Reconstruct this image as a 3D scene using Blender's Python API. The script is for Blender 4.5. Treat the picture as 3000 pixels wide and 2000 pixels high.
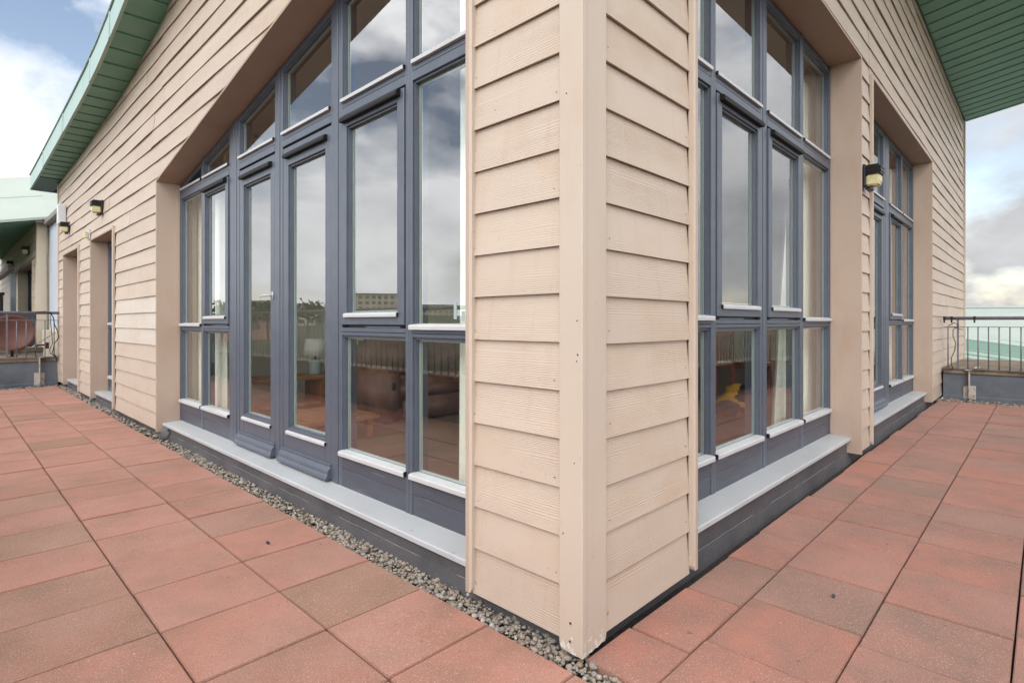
import bpy, bmesh, math, random
from mathutils import Vector, Matrix
R=random.Random(7)
for o in list(bpy.data.objects): bpy.data.objects.remove(o)
SC=bpy.context.scene; COL=SC.collection
# ------------------------------------------------------------------ camera
CX,CY,CZ=1.56,1.166,1.2
F_PX=1617.06; ANG=math.radians(45.974)
cam=bpy.data.cameras.new('camera'); cam.sensor_width=36; cam.lens=F_PX/3000*36
cam.shift_y=-56.5/3000; cam.clip_end=4000; cam.clip_start=.02
co=bpy.data.objects.new('camera',cam); COL.objects.link(co)
co.location=(-CX,-CY,CZ); co.rotation_euler=(math.radians(90),0,-ANG)
SC.camera=co
# ------------------------------------------------------------------ world sky
SUN_DIR=Vector((-.68,-.38,.63)).normalized()
W=bpy.data.worlds.new('World'); SC.world=W; W.use_nodes=True
nt=W.node_tree; N=nt.nodes; L=nt.links; N.clear()
def wn(t,**k):
    n=N.new(t)
    for a,b in k.items(): setattr(n,a,b)
    return n
def wmath(op,a,b=None,c=None):
    n=wn('ShaderNodeMath',operation=op)
    for i,v in enumerate((a,b,c)):
        if v is None: continue
        if isinstance(v,(int,float)): n.inputs[i].default_value=v
        else: L.new(v,n.inputs[i])
    return n.outputs[0]
SKYOFF=(13.8,5.2,7.1)
sky=wn('ShaderNodeTexSky',sky_type='NISHITA',sun_disc=False)
sky.sun_elevation=math.asin(SUN_DIR.z); sky.sun_rotation=math.atan2(SUN_DIR.x,SUN_DIR.y)
sky.air_density=1.0; sky.dust_density=.25; sky.ozone_density=1.2
tc=wn('ShaderNodeTexCoord'); sp=wn('ShaderNodeSeparateXYZ'); L.new(tc.outputs['Generated'],sp.inputs[0])
cb=wn('ShaderNodeCombineXYZ'); L.new(sp.outputs[0],cb.inputs[0]); L.new(sp.outputs[1],cb.inputs[1]); L.new(wmath('MULTIPLY',sp.outputs[2],1.9),cb.inputs[2])
mp=wn('ShaderNodeMapping'); L.new(cb.outputs[0],mp.inputs[0]); mp.inputs['Location'].default_value=(SKYOFF[0],SKYOFF[1],SKYOFF[2])
n1=wn('ShaderNodeTexNoise'); n1.inputs['Scale'].default_value=2.1; n1.inputs['Detail'].default_value=7; n1.inputs['Roughness'].default_value=.56; n1.inputs['Distortion'].default_value=.2
L.new(mp.outputs[0],n1.inputs['Vector'])
n2=wn('ShaderNodeTexNoise'); n2.inputs['Scale'].default_value=4.2; n2.inputs['Detail'].default_value=7; n2.inputs['Roughness'].default_value=.55
mp2=wn('ShaderNodeMapping'); L.new(cb.outputs[0],mp2.inputs[0]); mp2.inputs['Location'].default_value=(7.3,2.2,4)
L.new(mp2.outputs[0],n2.inputs['Vector'])
cov=wn('ShaderNodeValToRGB'); cov.color_ramp.elements[0].position=.40; cov.color_ramp.elements[1].position=.55
L.new(wmath('ADD',n1.outputs[0],wmath('MULTIPLY',wmath('POWER',wmath('SUBTRACT',1.0,wmath('MAXIMUM',sp.outputs[2],0.0)),9.0),.10)),cov.inputs[0])
lum=wn('ShaderNodeValToRGB'); e=lum.color_ramp.elements
e[0].position=.33; e[0].color=(7.6,7.8,8.2,1); e[1].position=.60; e[1].color=(12,12.1,12.2,1)
L.new(n2.outputs[0],lum.inputs[0])
mx=wn('ShaderNodeMix',data_type='RGBA'); L.new(cov.outputs[0],mx.inputs[0])
skb=wn('ShaderNodeMix',data_type='RGBA',blend_type='MULTIPLY'); skb.inputs[0].default_value=1; L.new(sky.outputs[0],skb.inputs[6]); skb.inputs[7].default_value=(1.9,1.6,1.38,1)
# cloud brightens smoothly towards the veiled sun
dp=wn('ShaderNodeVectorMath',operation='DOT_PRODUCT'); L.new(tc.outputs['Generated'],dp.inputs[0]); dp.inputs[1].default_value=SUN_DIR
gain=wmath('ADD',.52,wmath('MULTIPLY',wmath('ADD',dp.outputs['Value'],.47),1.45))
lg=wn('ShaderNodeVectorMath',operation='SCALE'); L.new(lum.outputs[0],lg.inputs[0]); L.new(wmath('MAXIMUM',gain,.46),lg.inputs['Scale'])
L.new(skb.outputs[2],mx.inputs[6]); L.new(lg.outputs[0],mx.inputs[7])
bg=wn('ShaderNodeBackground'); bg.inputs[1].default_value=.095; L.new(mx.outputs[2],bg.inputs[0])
wo=wn('ShaderNodeOutputWorld'); L.new(bg.outputs[0],wo.inputs[0])
# ------------------------------------------------------------------ sun (soft, behind cloud) and exposure
sl=bpy.data.lights.new('sun','SUN'); sl.energy=1.1; sl.angle=math.radians(32); sl.color=(1,.965,.91)
so=bpy.data.objects.new('sun',sl); COL.objects.link(so); so.location=(-8,-4,9)
so.rotation_euler=(-SUN_DIR).to_track_quat('-Z','Y').to_euler()
vs=SC.view_settings; vs.view_transform='Standard'; vs.look='None'; vs.exposure=.56; vs.gamma=1; vs.use_curve_mapping=False
SC.render.engine='CYCLES'
SC.cycles.max_bounces=6; SC.cycles.diffuse_bounces=4; SC.cycles.transparent_max_bounces=16; SC.cycles.glossy_bounces=3

# ------------------------------------------------------------------ material helper
class Mat:
    K=.73
    def __init__(s,name):
        s.m=bpy.data.materials.new(name); s.m.use_nodes=True; s.t=s.m.node_tree; s.n=s.t.nodes; s.l=s.t.links
        s.b=s.n['Principled BSDF']; s.geo=s.n.new('ShaderNodeNewGeometry'); s.oi=None
    def node(s,t,**k):
        n=s.n.new(t)
        for a,b in k.items(): setattr(n,a,b)
        return n
    def put(s,inp,v):
        if hasattr(v,'is_output') or hasattr(v,'links'): s.l.new(v,inp)
        else: inp.default_value=v
    def pos(s,scale=(1,1,1),rand=0):
        v=s.geo.outputs['Position']
        if rand:
            a=s.node('ShaderNodeVectorMath',operation='ADD'); s.l.new(v,a.inputs[0])
            c=s.node('ShaderNodeVectorMath',operation='SCALE'); c.inputs[0].default_value=(rand,rand*1.7,rand*.6); s.l.new(s.rand(),c.inputs['Scale']); s.l.new(c.outputs[0],a.inputs[1]); v=a.outputs[0]
        m=s.node('ShaderNodeMapping'); s.l.new(v,m.inputs[0]); m.inputs['Scale'].default_value=scale; return m.outputs[0]
    def rand(s):
        if not s.oi: s.oi=s.node('ShaderNodeObjectInfo')
        return s.oi.outputs['Random']
    def noise(s,vec,scale,detail=4,rough=.5,dist=0):
        n=s.node('ShaderNodeTexNoise'); s.l.new(vec,n.inputs['Vector']); n.inputs['Scale'].default_value=scale; n.inputs['Detail'].default_value=detail; n.inputs['Roughness'].default_value=rough; n.inputs['Distortion'].default_value=dist; return n.outputs[0]
    def ramp(s,f,stops):
        r=s.node('ShaderNodeValToRGB'); s.l.new(f,r.inputs[0]); e=r.color_ramp.elements
        while len(e)<len(stops): e.new(.5)
        for i,(p,c) in enumerate(stops): e[i].position=p; e[i].color=(*c,1) if len(c)==3 else c
        return r.outputs[0]
    def mix(s,f,a,b,bt='MIX'):
        m=s.node('ShaderNodeMix',data_type='RGBA',blend_type=bt); s.put(m.inputs[0],f)
        for i,v in ((6,a),(7,b)):
            if isinstance(v,tuple): m.inputs[i].default_value=(*v,1) if len(v)==3 else v
            else: s.l.new(v,m.inputs[i])
        return m.outputs[2]
    def math(s,op,a,b=0.0):
        n=s.node('ShaderNodeMath',operation=op)
        for i,v in enumerate((a,b)):
            if isinstance(v,(int,float)): n.inputs[i].default_value=v
            else: s.l.new(v,n.inputs[i])
        return n.outputs[0]
    def fin(s,col,rough=.6,bump=None,dist=.002,strength=1.0,spec=.4,metal=0):
        col=s.mix(1.0,col,(Mat.K,)*3,'MULTIPLY')
        s.l.new(col,s.b.inputs['Base Color'])
        s.put(s.b.inputs['Roughness'],rough); s.b.inputs['Specular IOR Level'].default_value=spec; s.b.inputs['Metallic'].default_value=metal
        if bump is not None:
            b=s.node('ShaderNodeBump'); b.inputs['Distance'].default_value=dist; b.inputs['Strength'].default_value=strength; s.l.new(bump,b.inputs['Height']); s.l.new(b.outputs[0],s.b.inputs['Normal'])
        return s.m
    def along(s,zs,ss,rand=3.0):
        """wall coords: s = x+y, height z, stretched for grain"""
        sp=s.node('ShaderNodeSeparateXYZ'); s.l.new(s.geo.outputs['Position'],sp.inputs[0])
        q=s.math('ADD',sp.outputs[0],sp.outputs[1]); c=s.node('ShaderNodeCombineXYZ')
        s.l.new(s.math('MULTIPLY',q,ss),c.inputs[0]); s.l.new(s.math('MULTIPLY',sp.outputs[2],zs),c.inputs[1]); s.l.new(s.math('MULTIPLY',s.rand(),rand*10),c.inputs[2]); return c.outputs[0]
def simple(name,col,rough=.6,var=.06,scale=3,bump=0,bs=60,spec=.4,metal=0):
    m=Mat(name); p=m.pos()
    f=m.noise(p,scale,5); c=m.mix(m.ramp(f,[(.35,(0,0,0)),(.68,(1,1,1))]),tuple(max(0,x*(1-var)) for x in col),tuple(min(1,x*(1+var)) for x in col))
    return m.fin(c,rough,m.noise(p,bs,3) if bump else None,bump or .001,spec=spec,metal=metal)
# cladding: painted fibre-cement boards with embossed wood grain
def board_mat(name,base,relief=1.0):
    m=Mat(name); v=m.along(26,1.1)
    d=m.noise(v,1.0,3,.55,1.2)
    w=m.node('ShaderNodeTexWave',wave_type='BANDS',bands_direction='Y'); m.l.new(v,w.inputs[0]); w.inputs['Scale'].default_value=1.5; w.inputs['Distortion'].default_value=20; w.inputs['Detail'].default_value=2.2; w.inputs['Detail Scale'].default_value=.30
    g=m.math('ADD',m.math('MULTIPLY',m.math('POWER',w.outputs[1],2.2),.8),m.math('MULTIPLY',d,.5))
    mask=m.ramp(m.noise(m.along(5,1.3),1.0,2),[(.34,(.12,)*3),(.62,(1,)*3)]); g=m.math('MULTIPLY',g,mask)
    st=m.noise(m.along(3.2,2.4),1.0,4,.6); fine=m.noise(m.pos(),140,2)
    c=m.mix(m.rand(),tuple(x*.955 for x in base),tuple(min(1,x*1.03) for x in base))
    c=m.mix(m.ramp(st,[(.50,(0,0,0)),(.74,(.6,.6,.6))]),c,(base[0]*.90,base[1]*.80,base[2]*.68)); vs_=m.noise(m.along(1.3,22),1.0,4,.6); c=m.mix(m.ramp(vs_,[(.55,(0,0,0)),(.75,(.4,.4,.4))]),c,(base[0]*.86,base[1]*.76,base[2]*.66))
    dots=m.noise(m.pos(),55,2); c=m.mix(m.ramp(dots,[(.735,(0,0,0)),(.76,(.55,.55,.55))]),c,(.36,.23,.15))
    c=m.mix(m.math('MULTIPLY',g,.10),c,(base[0]*.80,base[1]*.72,base[2]*.66))
    return m.fin(c,.5,m.math('ADD',g,m.math('MULTIPLY',fine,.12)),.0013*relief,.8,spec=.35)
CREAM=(.66,.532,.425)
M={}
M['board']=board_mat('cladding_paint',CREAM)
M['board_new']=board_mat('cladding_paint_fresh',(.72,.63,.53),1.2)
M['nb_board']=board_mat('neighbour_cladding',(.74,.63,.50))
def trim_mat(name,base,chip=.0):
    m=Mat(name); p=m.pos(); g=m.noise(m.pos((7,7,1.2)),6,5,.6); st=m.noise(m.pos((3,3,1.1)),1.6,5,.6)
    c=m.mix(m.ramp(st,[(.5,(0,0,0)),(.75,(.5,.5,.5))]),base,(base[0]*.92,base[1]*.80,base[2]*.68))
    sp=m.node('ShaderNodeSeparateXYZ'); m.l.new(p,sp.inputs[0])
    if chip:
        n=m.noise(p,38,5,.65); low=m.math('MULTIPLY',m.math('SUBTRACT',.16,sp.outputs[2]),1.5)
        k=m.math('ADD',n,m.math('MAXIMUM',low,-.02)); c=m.mix(m.ramp(k,[(.72,(0,0,0)),(.735,(1,1,1))]),c,(.80,.76,.68))
    d=m.noise(p,70,2); c=m.mix(m.ramp(d,[(.735,(0,0,0)),(.76,(.5,.5,.5))]),c,(.36,.22,.14))
    return m.fin(c,.55,g,.0012,.5,spec=.35)
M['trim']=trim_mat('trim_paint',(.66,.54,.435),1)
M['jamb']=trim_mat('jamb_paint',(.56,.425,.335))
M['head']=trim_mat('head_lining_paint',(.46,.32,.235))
M['nb_wall']=trim_mat('neighbour_render',(.70,.60,.46))
# timber frames, blue-grey paint
m=Mat('frame_paint'); p=m.pos((4,4,4)); st=m.noise(p,2.2,5,.6); gr=m.noise(m.pos((60,60,9)),1,3)
c=m.mix(m.ramp(st,[(.3,(0,0,0)),(.7,(1,1,1))]),(.094,.110,.142),(.117,.134,.168)); c=m.mix(m.ramp(m.noise(m.pos(),45,3),[(.71,(0,0,0)),(.74,(.5,.5,.5))]),c,(.06,.06,.08))
M['frame']=m.fin(c,.38,gr,.0006,.5,spec=.5)
m=Mat('frame_base_paint'); gr=m.noise(m.along(24,1.6),1,3); st=m.noise(m.along(9,2.0),1,5,.6)
c=m.mix(m.ramp(st,[(.35,(0,0,0)),(.7,(1,1,1))]),(.075,.080,.102),(.105,.110,.136)); c=m.mix(m.ramp(m.noise(m.along(60,4),1,3),[(.68,(0,0,0)),(.72,(.35,.35,.35))]),c,(.3,.31,.36))
M['frame_base']=m.fin(c,.42,gr,.0006,.5,spec=.5)
m=Mat('white_strip'); p=m.pos(); c=m.mix(m.ramp(m.noise(p,7,5),[(.4,(0,0,0)),(.75,(.5,.5,.5))]),(.68,.68,.68),(.56,.53,.48)); M['strip']=m.fin(c,.3,None,spec=.5)
m=Mat('sill_coating'); p=m.pos(); c=m.mix(m.ramp(m.noise(p,2.5,6,.6),[(.35,(0,0,0)),(.7,(1,1,1))]),(.56,.57,.57),(.65,.66,.66)); c=m.mix(m.ramp(m.noise(p,30,3),[(.7,(0,0,0)),(.73,(.7,.7,.7))]),c,(.30,.24,.19)); M['sill']=m.fin(c,.35,m.noise(p,8,3),.0015,.4,spec=.5)
m=Mat('bitumen'); p=m.pos(); c=m.mix(m.ramp(m.noise(p,2.2,6,.6),[(.35,(0,0,0)),(.7,(1,1,1))]),(.085,.084,.090),(.155,.140,.142)); c=m.mix(m.ramp(m.noise(p,42,4),[(.68,(0,0,0)),(.72,(.6,.6,.6))]),c,(.26,.26,.27)); M['bitumen']=m.fin(c,.6,m.math('ADD',m.noise(p,6,4),m.math('MULTIPLY',m.noise(p,90,3),.2)),.014,.8)
m=Mat('bitumen_upstand'); p=m.pos(); c=m.mix(m.ramp(m.noise(p,2.5,6,.6),[(.35,(0,0,0)),(.7,(1,1,1))]),(.115,.13,.15),(.19,.21,.24)); M['upstand']=m.fin(c,.55,m.noise(p,5,4),.006,.6)
M['lapline']=simple('felt_edge',(.30,.30,.31),.6,.2,20)
m=Mat('coping_stone'); p=m.pos(); c=m.mix(m.ramp(m.noise(p,5,7,.65),[(.35,(0,0,0)),(.68,(1,1,1))]),(.165,.125,.085),(.37,.30,.215)); M['coping']=m.fin(c,.85,m.noise(p,40,5,.6),.006,.8,spec=.2)
def slab_mat(name,a,b,cc,grime):
    m=Mat(name); p=m.pos(rand=37); col=m.ramp(m.rand(),[(0,a),(.5,tuple((x*.7+y*.3) for x,y in zip(a,b))),(.76,b),(1,cc)])
    st=m.noise(p,3.4,5,.66); col=m.mix(m.ramp(st,[(.40,(0,0,0)),(.66,(grime,)*3)]),col,(cc[0]*.74,cc[1]*.82,cc[2]*.84)); st2=m.noise(m.pos((1,1,1),rand=71),1.4,4,.6); col=m.mix(m.ramp(st2,[(.45,(0,0,0)),(.7,(.45,.45,.45))]),col,(a[0]*1.1,a[1]*1.35,a[2]*1.45))
    ag=m.noise(p,210,2,.5); ag2=m.noise(p,130,2,.5)
    col=m.mix(m.ramp(ag,[(.59,(0,0,0)),(.67,(.6,.6,.6))]),col,(.72,.53,.43))
    col=m.mix(m.ramp(ag2,[(.29,(.55,.55,.55)),(.37,(0,0,0))]),col,(a[0]*.5,a[1]*.42,a[2]*.4))
    blk=m.noise(p,17,4,.7); col=m.mix(m.ramp(blk,[(.675,(0,0,0)),(.72,(.7,.7,.7))]),col,(.10,.075,.065))
    wht=m.noise(m.pos(rand=11),48,2,.5); col=m.mix(m.ramp(wht,[(.76,(0,0,0)),(.775,(.8,.8,.8))]),col,(.62,.58,.53))
    return m.fin(col,.85,m.math('ADD',m.noise(p,230,3),m.math('MULTIPLY',m.noise(p,9,4),.8)),.0028,.75,spec=.2)
M['slab_l']=slab_mat('paving_concrete_red',(.515,.240,.176),(.465,.222,.163),(.37,.216,.145),.55)
M['slab_r']=slab_mat('paving_concrete_worn',(.51,.225,.166),(.435,.230,.176),(.385,.230,.176),.7)
m=Mat('pebbles'); c=m.ramp(m.geo.outputs['Random Per Island'],[(0,(.24,.205,.17)),(.2,(.46,.365,.275)),(.38,(.33,.305,.28)),(.55,(.54,.45,.35)),(.7,(.42,.29,.19)),(.85,(.44,.41,.38)),(1,(.68,.60,.50))]); c=m.mix(m.math('MULTIPLY',m.noise(m.pos(),160,3),.5),c,(.13,.11,.09)); M['pebble']=m.fin(c,.75,m.noise(m.pos(),320,3),.001,.6,spec=.3)
M['bed']=simple('joint_bed',(.035,.028,.022),.95,.4,30,.004)
M['vent']=simple('vent_plastic',(.014,.013,.013),.5,.2,20,spec=.25)
M['black']=simple('black_plastic',(.014,.013,.015),.4,.2,20)
M['lens']=simple('yellowed_diffuser',(.80,.70,.40),.35,.12,14)
M['white']=simple('white_plastic',(.78,.79,.80),.4,.04,6)
M['ivory']=simple('ivory_plastic',(.72,.60,.33),.4,.08,10)
M['screw']=simple('rusty_screw',(.10,.045,.03),.8,.4,60)
def green_mat(name,a,b,sc=3,rough=.5):
    m=Mat(name); p=m.pos(); f=m.noise(p,sc,6,.6); c=m.mix(m.ramp(f,[(.3,(0,0,0)),(.72,(1,1,1))]),a,b); c=m.mix(m.math('MULTIPLY',m.rand(),.35),c,a)
    c=m.mix(m.ramp(m.noise(p,16,5,.6),[(.66,(0,0,0)),(.8,(.35,.35,.35))]),c,(a[0]*.45+.02,a[1]*.4,a[2]*.38)); return m.fin(c,rough,m.noise(p,3,3),.003,.4,spec=.45)
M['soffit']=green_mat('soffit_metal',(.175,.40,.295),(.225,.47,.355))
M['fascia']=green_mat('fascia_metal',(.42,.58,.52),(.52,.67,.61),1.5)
M['roofpale']=green_mat('pale_roof_metal',(.40,.455,.385),(.46,.505,.43),1.2)
M['roofpale2']=green_mat('pale_roof_seams',(.24,.37,.30),(.28,.41,.335),1.2)
M['roofdark']=green_mat('dark_roof_metal',(.06,.15,.115),(.09,.20,.155),1.2)
M['rail']=simple('rail_paint',(.20,.185,.215),.45,.15,10)
M['galv']=None
m=Mat('white_rusty_steel'); p=m.pos(); c=m.mix(m.ramp(m.noise(p,14,6,.65),[(.52,(0,0,0)),(.66,(1,1,1))]),(.60,.56,.49),(.30,.155,.075)); M['bracket']=m.fin(c,.65,m.noise(p,60,4),.002,.5)
M['cable']=simple('cable_sheath',(.022,.020,.021),.5,.2,20)
M['dish']=simple('dish_paint',(.19,.085,.065),.55,.18,4)
M['dark']=simple('dark_grey_panel',(.055,.058,.068),.6,.15,6)
M['bluewall']=simple('pale_blue_render',(.60,.64,.70),.8,.04,4)
M['gutter']=simple('gutter_metal',(.27,.235,.205),.5,.12,6)
# glass: coated double glazing
m=Mat('window_glass'); m.n.remove(m.b); lw=m.node('ShaderNodeLayerWeight'); lw.inputs[0].default_value=.5
tr=m.node('ShaderNodeBsdfTransparent'); tr.inputs[0].default_value=(.95,.985,.965,1); gl=m.node('ShaderNodeBsdfGlossy'); gl.inputs['Roughness'].default_value=.004; gl.inputs[0].default_value=(.97,.98,1,1)
fac=m.math('ADD',.235,m.math('MULTIPLY',m.math('POWER',lw.outputs['Facing'],4.5),.765))
wv=m.node('ShaderNodeBump'); wv.inputs['Distance'].default_value=.0006; wv.inputs['Strength'].default_value=.5; m.l.new(m.noise(m.pos((1,1,.6),rand=23),2.2,1),wv.inputs['Height']); m.l.new(wv.outputs[0],gl.inputs['Normal'])
ms=m.node('ShaderNodeMixShader'); m.l.new(fac,ms.inputs[0]); m.l.new(tr.outputs[0],ms.inputs[1]); m.l.new(gl.outputs[0],ms.inputs[2]); m.l.new(ms.outputs[0],m.n['Material Output'].inputs[0]); M['glass']=m.m
M['spacer']=simple('glazing_spacer',(.52,.58,.53),.4,.05,10)
# interior
Mat.K=1.0
m=Mat('oak_floor'); v=m.pos((1.2,9,1)); c=m.mix(m.noise(v,2.2,5,.6),(.15,.105,.075),(.25,.18,.13)); M['floor']=m.fin(c,.4)
M['inwall']=simple('room_wall_paint',(.80,.76,.60),.9,.03,2)
M['inceil']=simple('room_ceiling_paint',(.86,.85,.81),.9,.02,2)
M['curtain']=simple('curtain_cloth',(.86,.85,.74),.9,.04,5)
M['leather']=simple('brown_leather',(.19,.092,.064),.55,.25,6,.003,30)
M['wood']=simple('orange_wood',(.36,.14,.05),.4,.2,8)
M['redwood']=simple('mahogany',(.27,.075,.042),.4,.2,8)
M['lampgrey']=simple('lamp_glaze',(.30,.37,.36),.35,.05,8)
M['shade']=simple('lamp_shade_cloth',(.75,.72,.66),.9,.03,8)
M['yellow']=simple('yellow_cloth',(.70,.36,.015),.9,.12,10,.004,60)
M['bag']=simple('dark_cloth',(.015,.015,.017),.9,.3,14,.004,60)
M['seat']=simple('seat_pad',(.68,.64,.52),.9,.05,8)
Mat.K=.34
m=Mat('hillside_grass'); p=m.pos(); c=m.mix(m.ramp(m.noise(p,.05,7,.65),[(.35,(0,0,0)),(.68,(1,1,1))]),(.075,.095,.035),(.19,.20,.085)); M['grass']=m.fin(c,.95,m.noise(p,.8,5),.4,1)
m=Mat('tree_foliage'); c=m.mix(m.geo.outputs['Random Per Island'],(.035,.060,.018),(.115,.135,.045)); M['leaf']=m.fin(c,.8)
M['bark']=simple('bark',(.09,.065,.045),.95,.3,8)
Mat.K=1.0
M['tan']=simple('tan_brick',(.66,.55,.42),.9,.08,.4); M['redbrick']=simple('red_brick',(.45,.22,.15),.9,.1,.4)
M['farglass']=simple('far_window',(.05,.06,.075),.2,.2,.5); M['slate']=simple('slate_roof',(.10,.105,.115),.8,.1,.5)

# ------------------------------------------------------------------ object helpers
WP={}
def reg(o,parent,w):
    w=Vector(w); WP[o.name]=w; COL.objects.link(o)
    if parent is not None: o.parent=parent; o.location=w-WP[parent.name]
    else: o.location=w
def props(o,label=None,cat=None,group=None,kind=None):
    for k,v in (('label',label),('category',cat),('group',group),('kind',kind)):
        if v: o[k]=v
    return o
def empty(name,loc,parent=None,label=None,cat=None,group=None,kind=None):
    o=bpy.data.objects.new(name,None); o.empty_display_size=.1; reg(o,parent,loc); return props(o,label,cat,group,kind)
def finish(bm,name,mat,parent=None,smooth=False,bev=0,label=None,cat=None,group=None,kind=None,seg=1):
    bmesh.ops.recalc_face_normals(bm,faces=bm.faces)
    if bev:
        es=[e for e in bm.edges if len(e.link_faces)==2 and e.calc_face_angle(0)>.5]
        bmesh.ops.bevel(bm,geom=es,offset=bev,segments=seg,affect='EDGES',clamp_overlap=True)
    xs=[v.co for v in bm.verts]; c=Vector([(min(v[i] for v in xs)+max(v[i] for v in xs))/2 for i in range(3)]); c.z=min(v.z for v in xs)
    bmesh.ops.translate(bm,verts=bm.verts,vec=-c)
    me=bpy.data.meshes.new(name); bm.to_mesh(me); bm.free(); me.materials.append(M[mat] if isinstance(mat,str) else mat)
    if smooth:
        for f in me.polygons: f.use_smooth=True
    o=bpy.data.objects.new(name,me); reg(o,parent,c); return props(o,label,cat,group,kind)
def hexa(bm,p):
    v=[bm.verts.new(q) for q in p]
    for f in ((0,1,2,3),(4,7,6,5),(0,4,5,1),(1,5,6,2),(2,6,7,3),(3,7,4,0)): bm.faces.new([v[i] for i in f])
def mL(s,d,z): return (d,s,z)          # left wall: s runs along +y, d into the building
def mR(s,d,z): return (s,d,z)          # right wall: s runs along +x
def mW(x,y,z): return (x,y,z)
def addbox(bm,m,s0,s1,d0,d1,z0,z1): hexa(bm,[m(s0,d0,z0),m(s1,d0,z0),m(s1,d1,z0),m(s0,d1,z0),m(s0,d0,z1),m(s1,d0,z1),m(s1,d1,z1),m(s0,d1,z1)])
def box(name,m,s0,s1,d0,d1,z0,z1,mat,parent=None,bev=.002,**k):
    bm=bmesh.new(); addbox(bm,m,s0,s1,d0,d1,z0,z1); return finish(bm,name,mat,parent,bev=bev,**k)
def addprism(bm,m,poly,d0,d1):
    a=[bm.verts.new(m(s,d0,z)) for s,z in poly]; b=[bm.verts.new(m(s,d1,z)) for s,z in poly]
    bm.faces.new(a); bm.faces.new(b[::-1]); n=len(poly)
    for i in range(n): bm.faces.new((a[i],a[(i+1)%n],b[(i+1)%n],b[i]))
def prism(name,m,poly,d0,d1,mat,parent=None,bev=0,**k):
    bm=bmesh.new(); addprism(bm,m,poly,d0,d1); return finish(bm,name,mat,parent,bev=bev,**k)
def sheet(name,m,poly,d,mat,parent):
    bm=bmesh.new(); bm.faces.new([bm.verts.new(m(s,d,z)) for s,z in poly]); return finish(bm,name,mat,parent)
def inset(poly,w):
    n=len(poly); A=sum(poly[i][0]*poly[(i+1)%n][1]-poly[(i+1)%n][0]*poly[i][1] for i in range(n)); sg=1 if A>0 else -1
    ln=[]
    for i in range(n):
        p=Vector(poly[i]); q=Vector(poly[(i+1)%n]); d=(q-p).normalized(); nn=Vector((-d.y,d.x))*sg; ln.append((p+nn*w,d))
    out=[]
    for i in range(n):
        p,d=ln[i-1]; q,e=ln[i]; cr=d.x*e.y-d.y*e.x; t=((q-p).x*e.y-(q-p).y*e.x)/cr; r=p+d*t; out.append((r.x,r.y))
    return out
def ring(name,m,poly,w,d0,d1,mat,parent,bev=0):
    bm=bmesh.new(); ins=inset(poly,w); n=len(poly); V={}
    for k,d in (('f',d0),('b',d1)):
        for j,P in (('o',poly),('i',ins)): V[k+j]=[bm.verts.new(m(s,d,z)) for s,z in P]
    for i in range(n):
        j=(i+1)%n
        for a,b in (('fo','fi'),('fi','bi'),('bi','bo'),('bo','fo')): bm.faces.new((V[a][i],V[a][j],V[b][j],V[b][i]))
    return finish(bm,name,mat,parent,bev=bev)
def addtube(bm,pts,r,n=8,cap=True):
    pts=[Vector(p) for p in pts]; rings=[]
    for i,p in enumerate(pts):
        t=(pts[min(i+1,len(pts)-1)]-pts[max(i-1,0)]).normalized(); u=t.orthogonal().normalized(); w=t.cross(u)
        if rings:
            pu=rings[-1][1]; u=(pu-t*pu.dot(t)).normalized(); w=t.cross(u)
        rr=r[i] if isinstance(r,(list,tuple)) else r
        rings.append(([bm.verts.new(p+(u*math.cos(2*math.pi*k/n)+w*math.sin(2*math.pi*k/n))*rr) for k in range(n)],u))
    for a,b in zip(rings,rings[1:]):
        for k in range(n): bm.faces.new((a[0][k],a[0][(k+1)%n],b[0][(k+1)%n],b[0][k]))
    if cap: bm.faces.new(rings[0][0][::-1]); bm.faces.new(rings[-1][0])
def tube(name,pts,r,mat,parent=None,n=8,**k):
    bm=bmesh.new(); addtube(bm,pts,r,n); return finish(bm,name,mat,parent,smooth=True,**k)
def addblob(bm,c,rad,sub=2,jit=0,rng=R,rot=True):
    q=Matrix.Rotation(rng.uniform(0,6.28),3,Vector((rng.gauss(0,1),rng.gauss(0,1),rng.gauss(0,1)+.01)).normalized()) if rot else Matrix.Identity(3)
    r=bmesh.ops.create_icosphere(bm,subdivisions=sub,radius=1)
    for v in r['verts']:
        k=1+rng.uniform(-jit,jit); v.co=q@Vector((v.co.x*rad[0]*k,v.co.y*rad[1]*k,v.co.z*rad[2]*k))+Vector(c)
def clone(o,parent,w,name=None):
    c=o.copy(); 
    if name: c.name=name
    reg(c,parent,w); return c

# ------------------------------------------------------------------ terrace floor
tb=box('terrace_base',mW,-2.9,9.6,-2.9,12.6,-.30,-.045,'bed',bev=0,kind='structure')
def slabs(root,rects,mat,gx,gy):
    cache={}
    for (x0,x1,y0,y1) in rects:
        w=round(x1-x0-2*gx,3); h=round(y1-y0-2*gy,3); key=(w,h)
        if w<.05 or h<.05: continue
        dz=R.uniform(-.0035,.003); loc=((x0+x1)/2,(y0+y1)/2,-.042+dz)
        if key not in cache:
            bm=bmesh.new(); addbox(bm,mW,-w/2,w/2,-h/2,h/2,0,.042); bmesh.ops.recalc_face_normals(bm,faces=bm.faces)
            bmesh.ops.bevel(bm,geom=[e for e in bm.edges if e.verts[0].co.z>.02 and e.verts[1].co.z>.02]+[e for e in bm.edges if abs(e.verts[0].co.z-e.verts[1].co.z)>.02],offset=.003,segments=2,affect='EDGES')
            me=bpy.data.meshes.new('paving_slab'); bm.to_mesh(me); bm.free(); me.materials.append(M[mat]); cache[key]=me
        o=bpy.data.objects.new('paving_slab',cache[key]); reg(o,root,loc); o.rotation_euler=(R.gauss(0,.0016),R.gauss(0,.0016),R.gauss(0,.0022))
pl=empty('paving',(-1,4,0),kind='structure')
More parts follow.
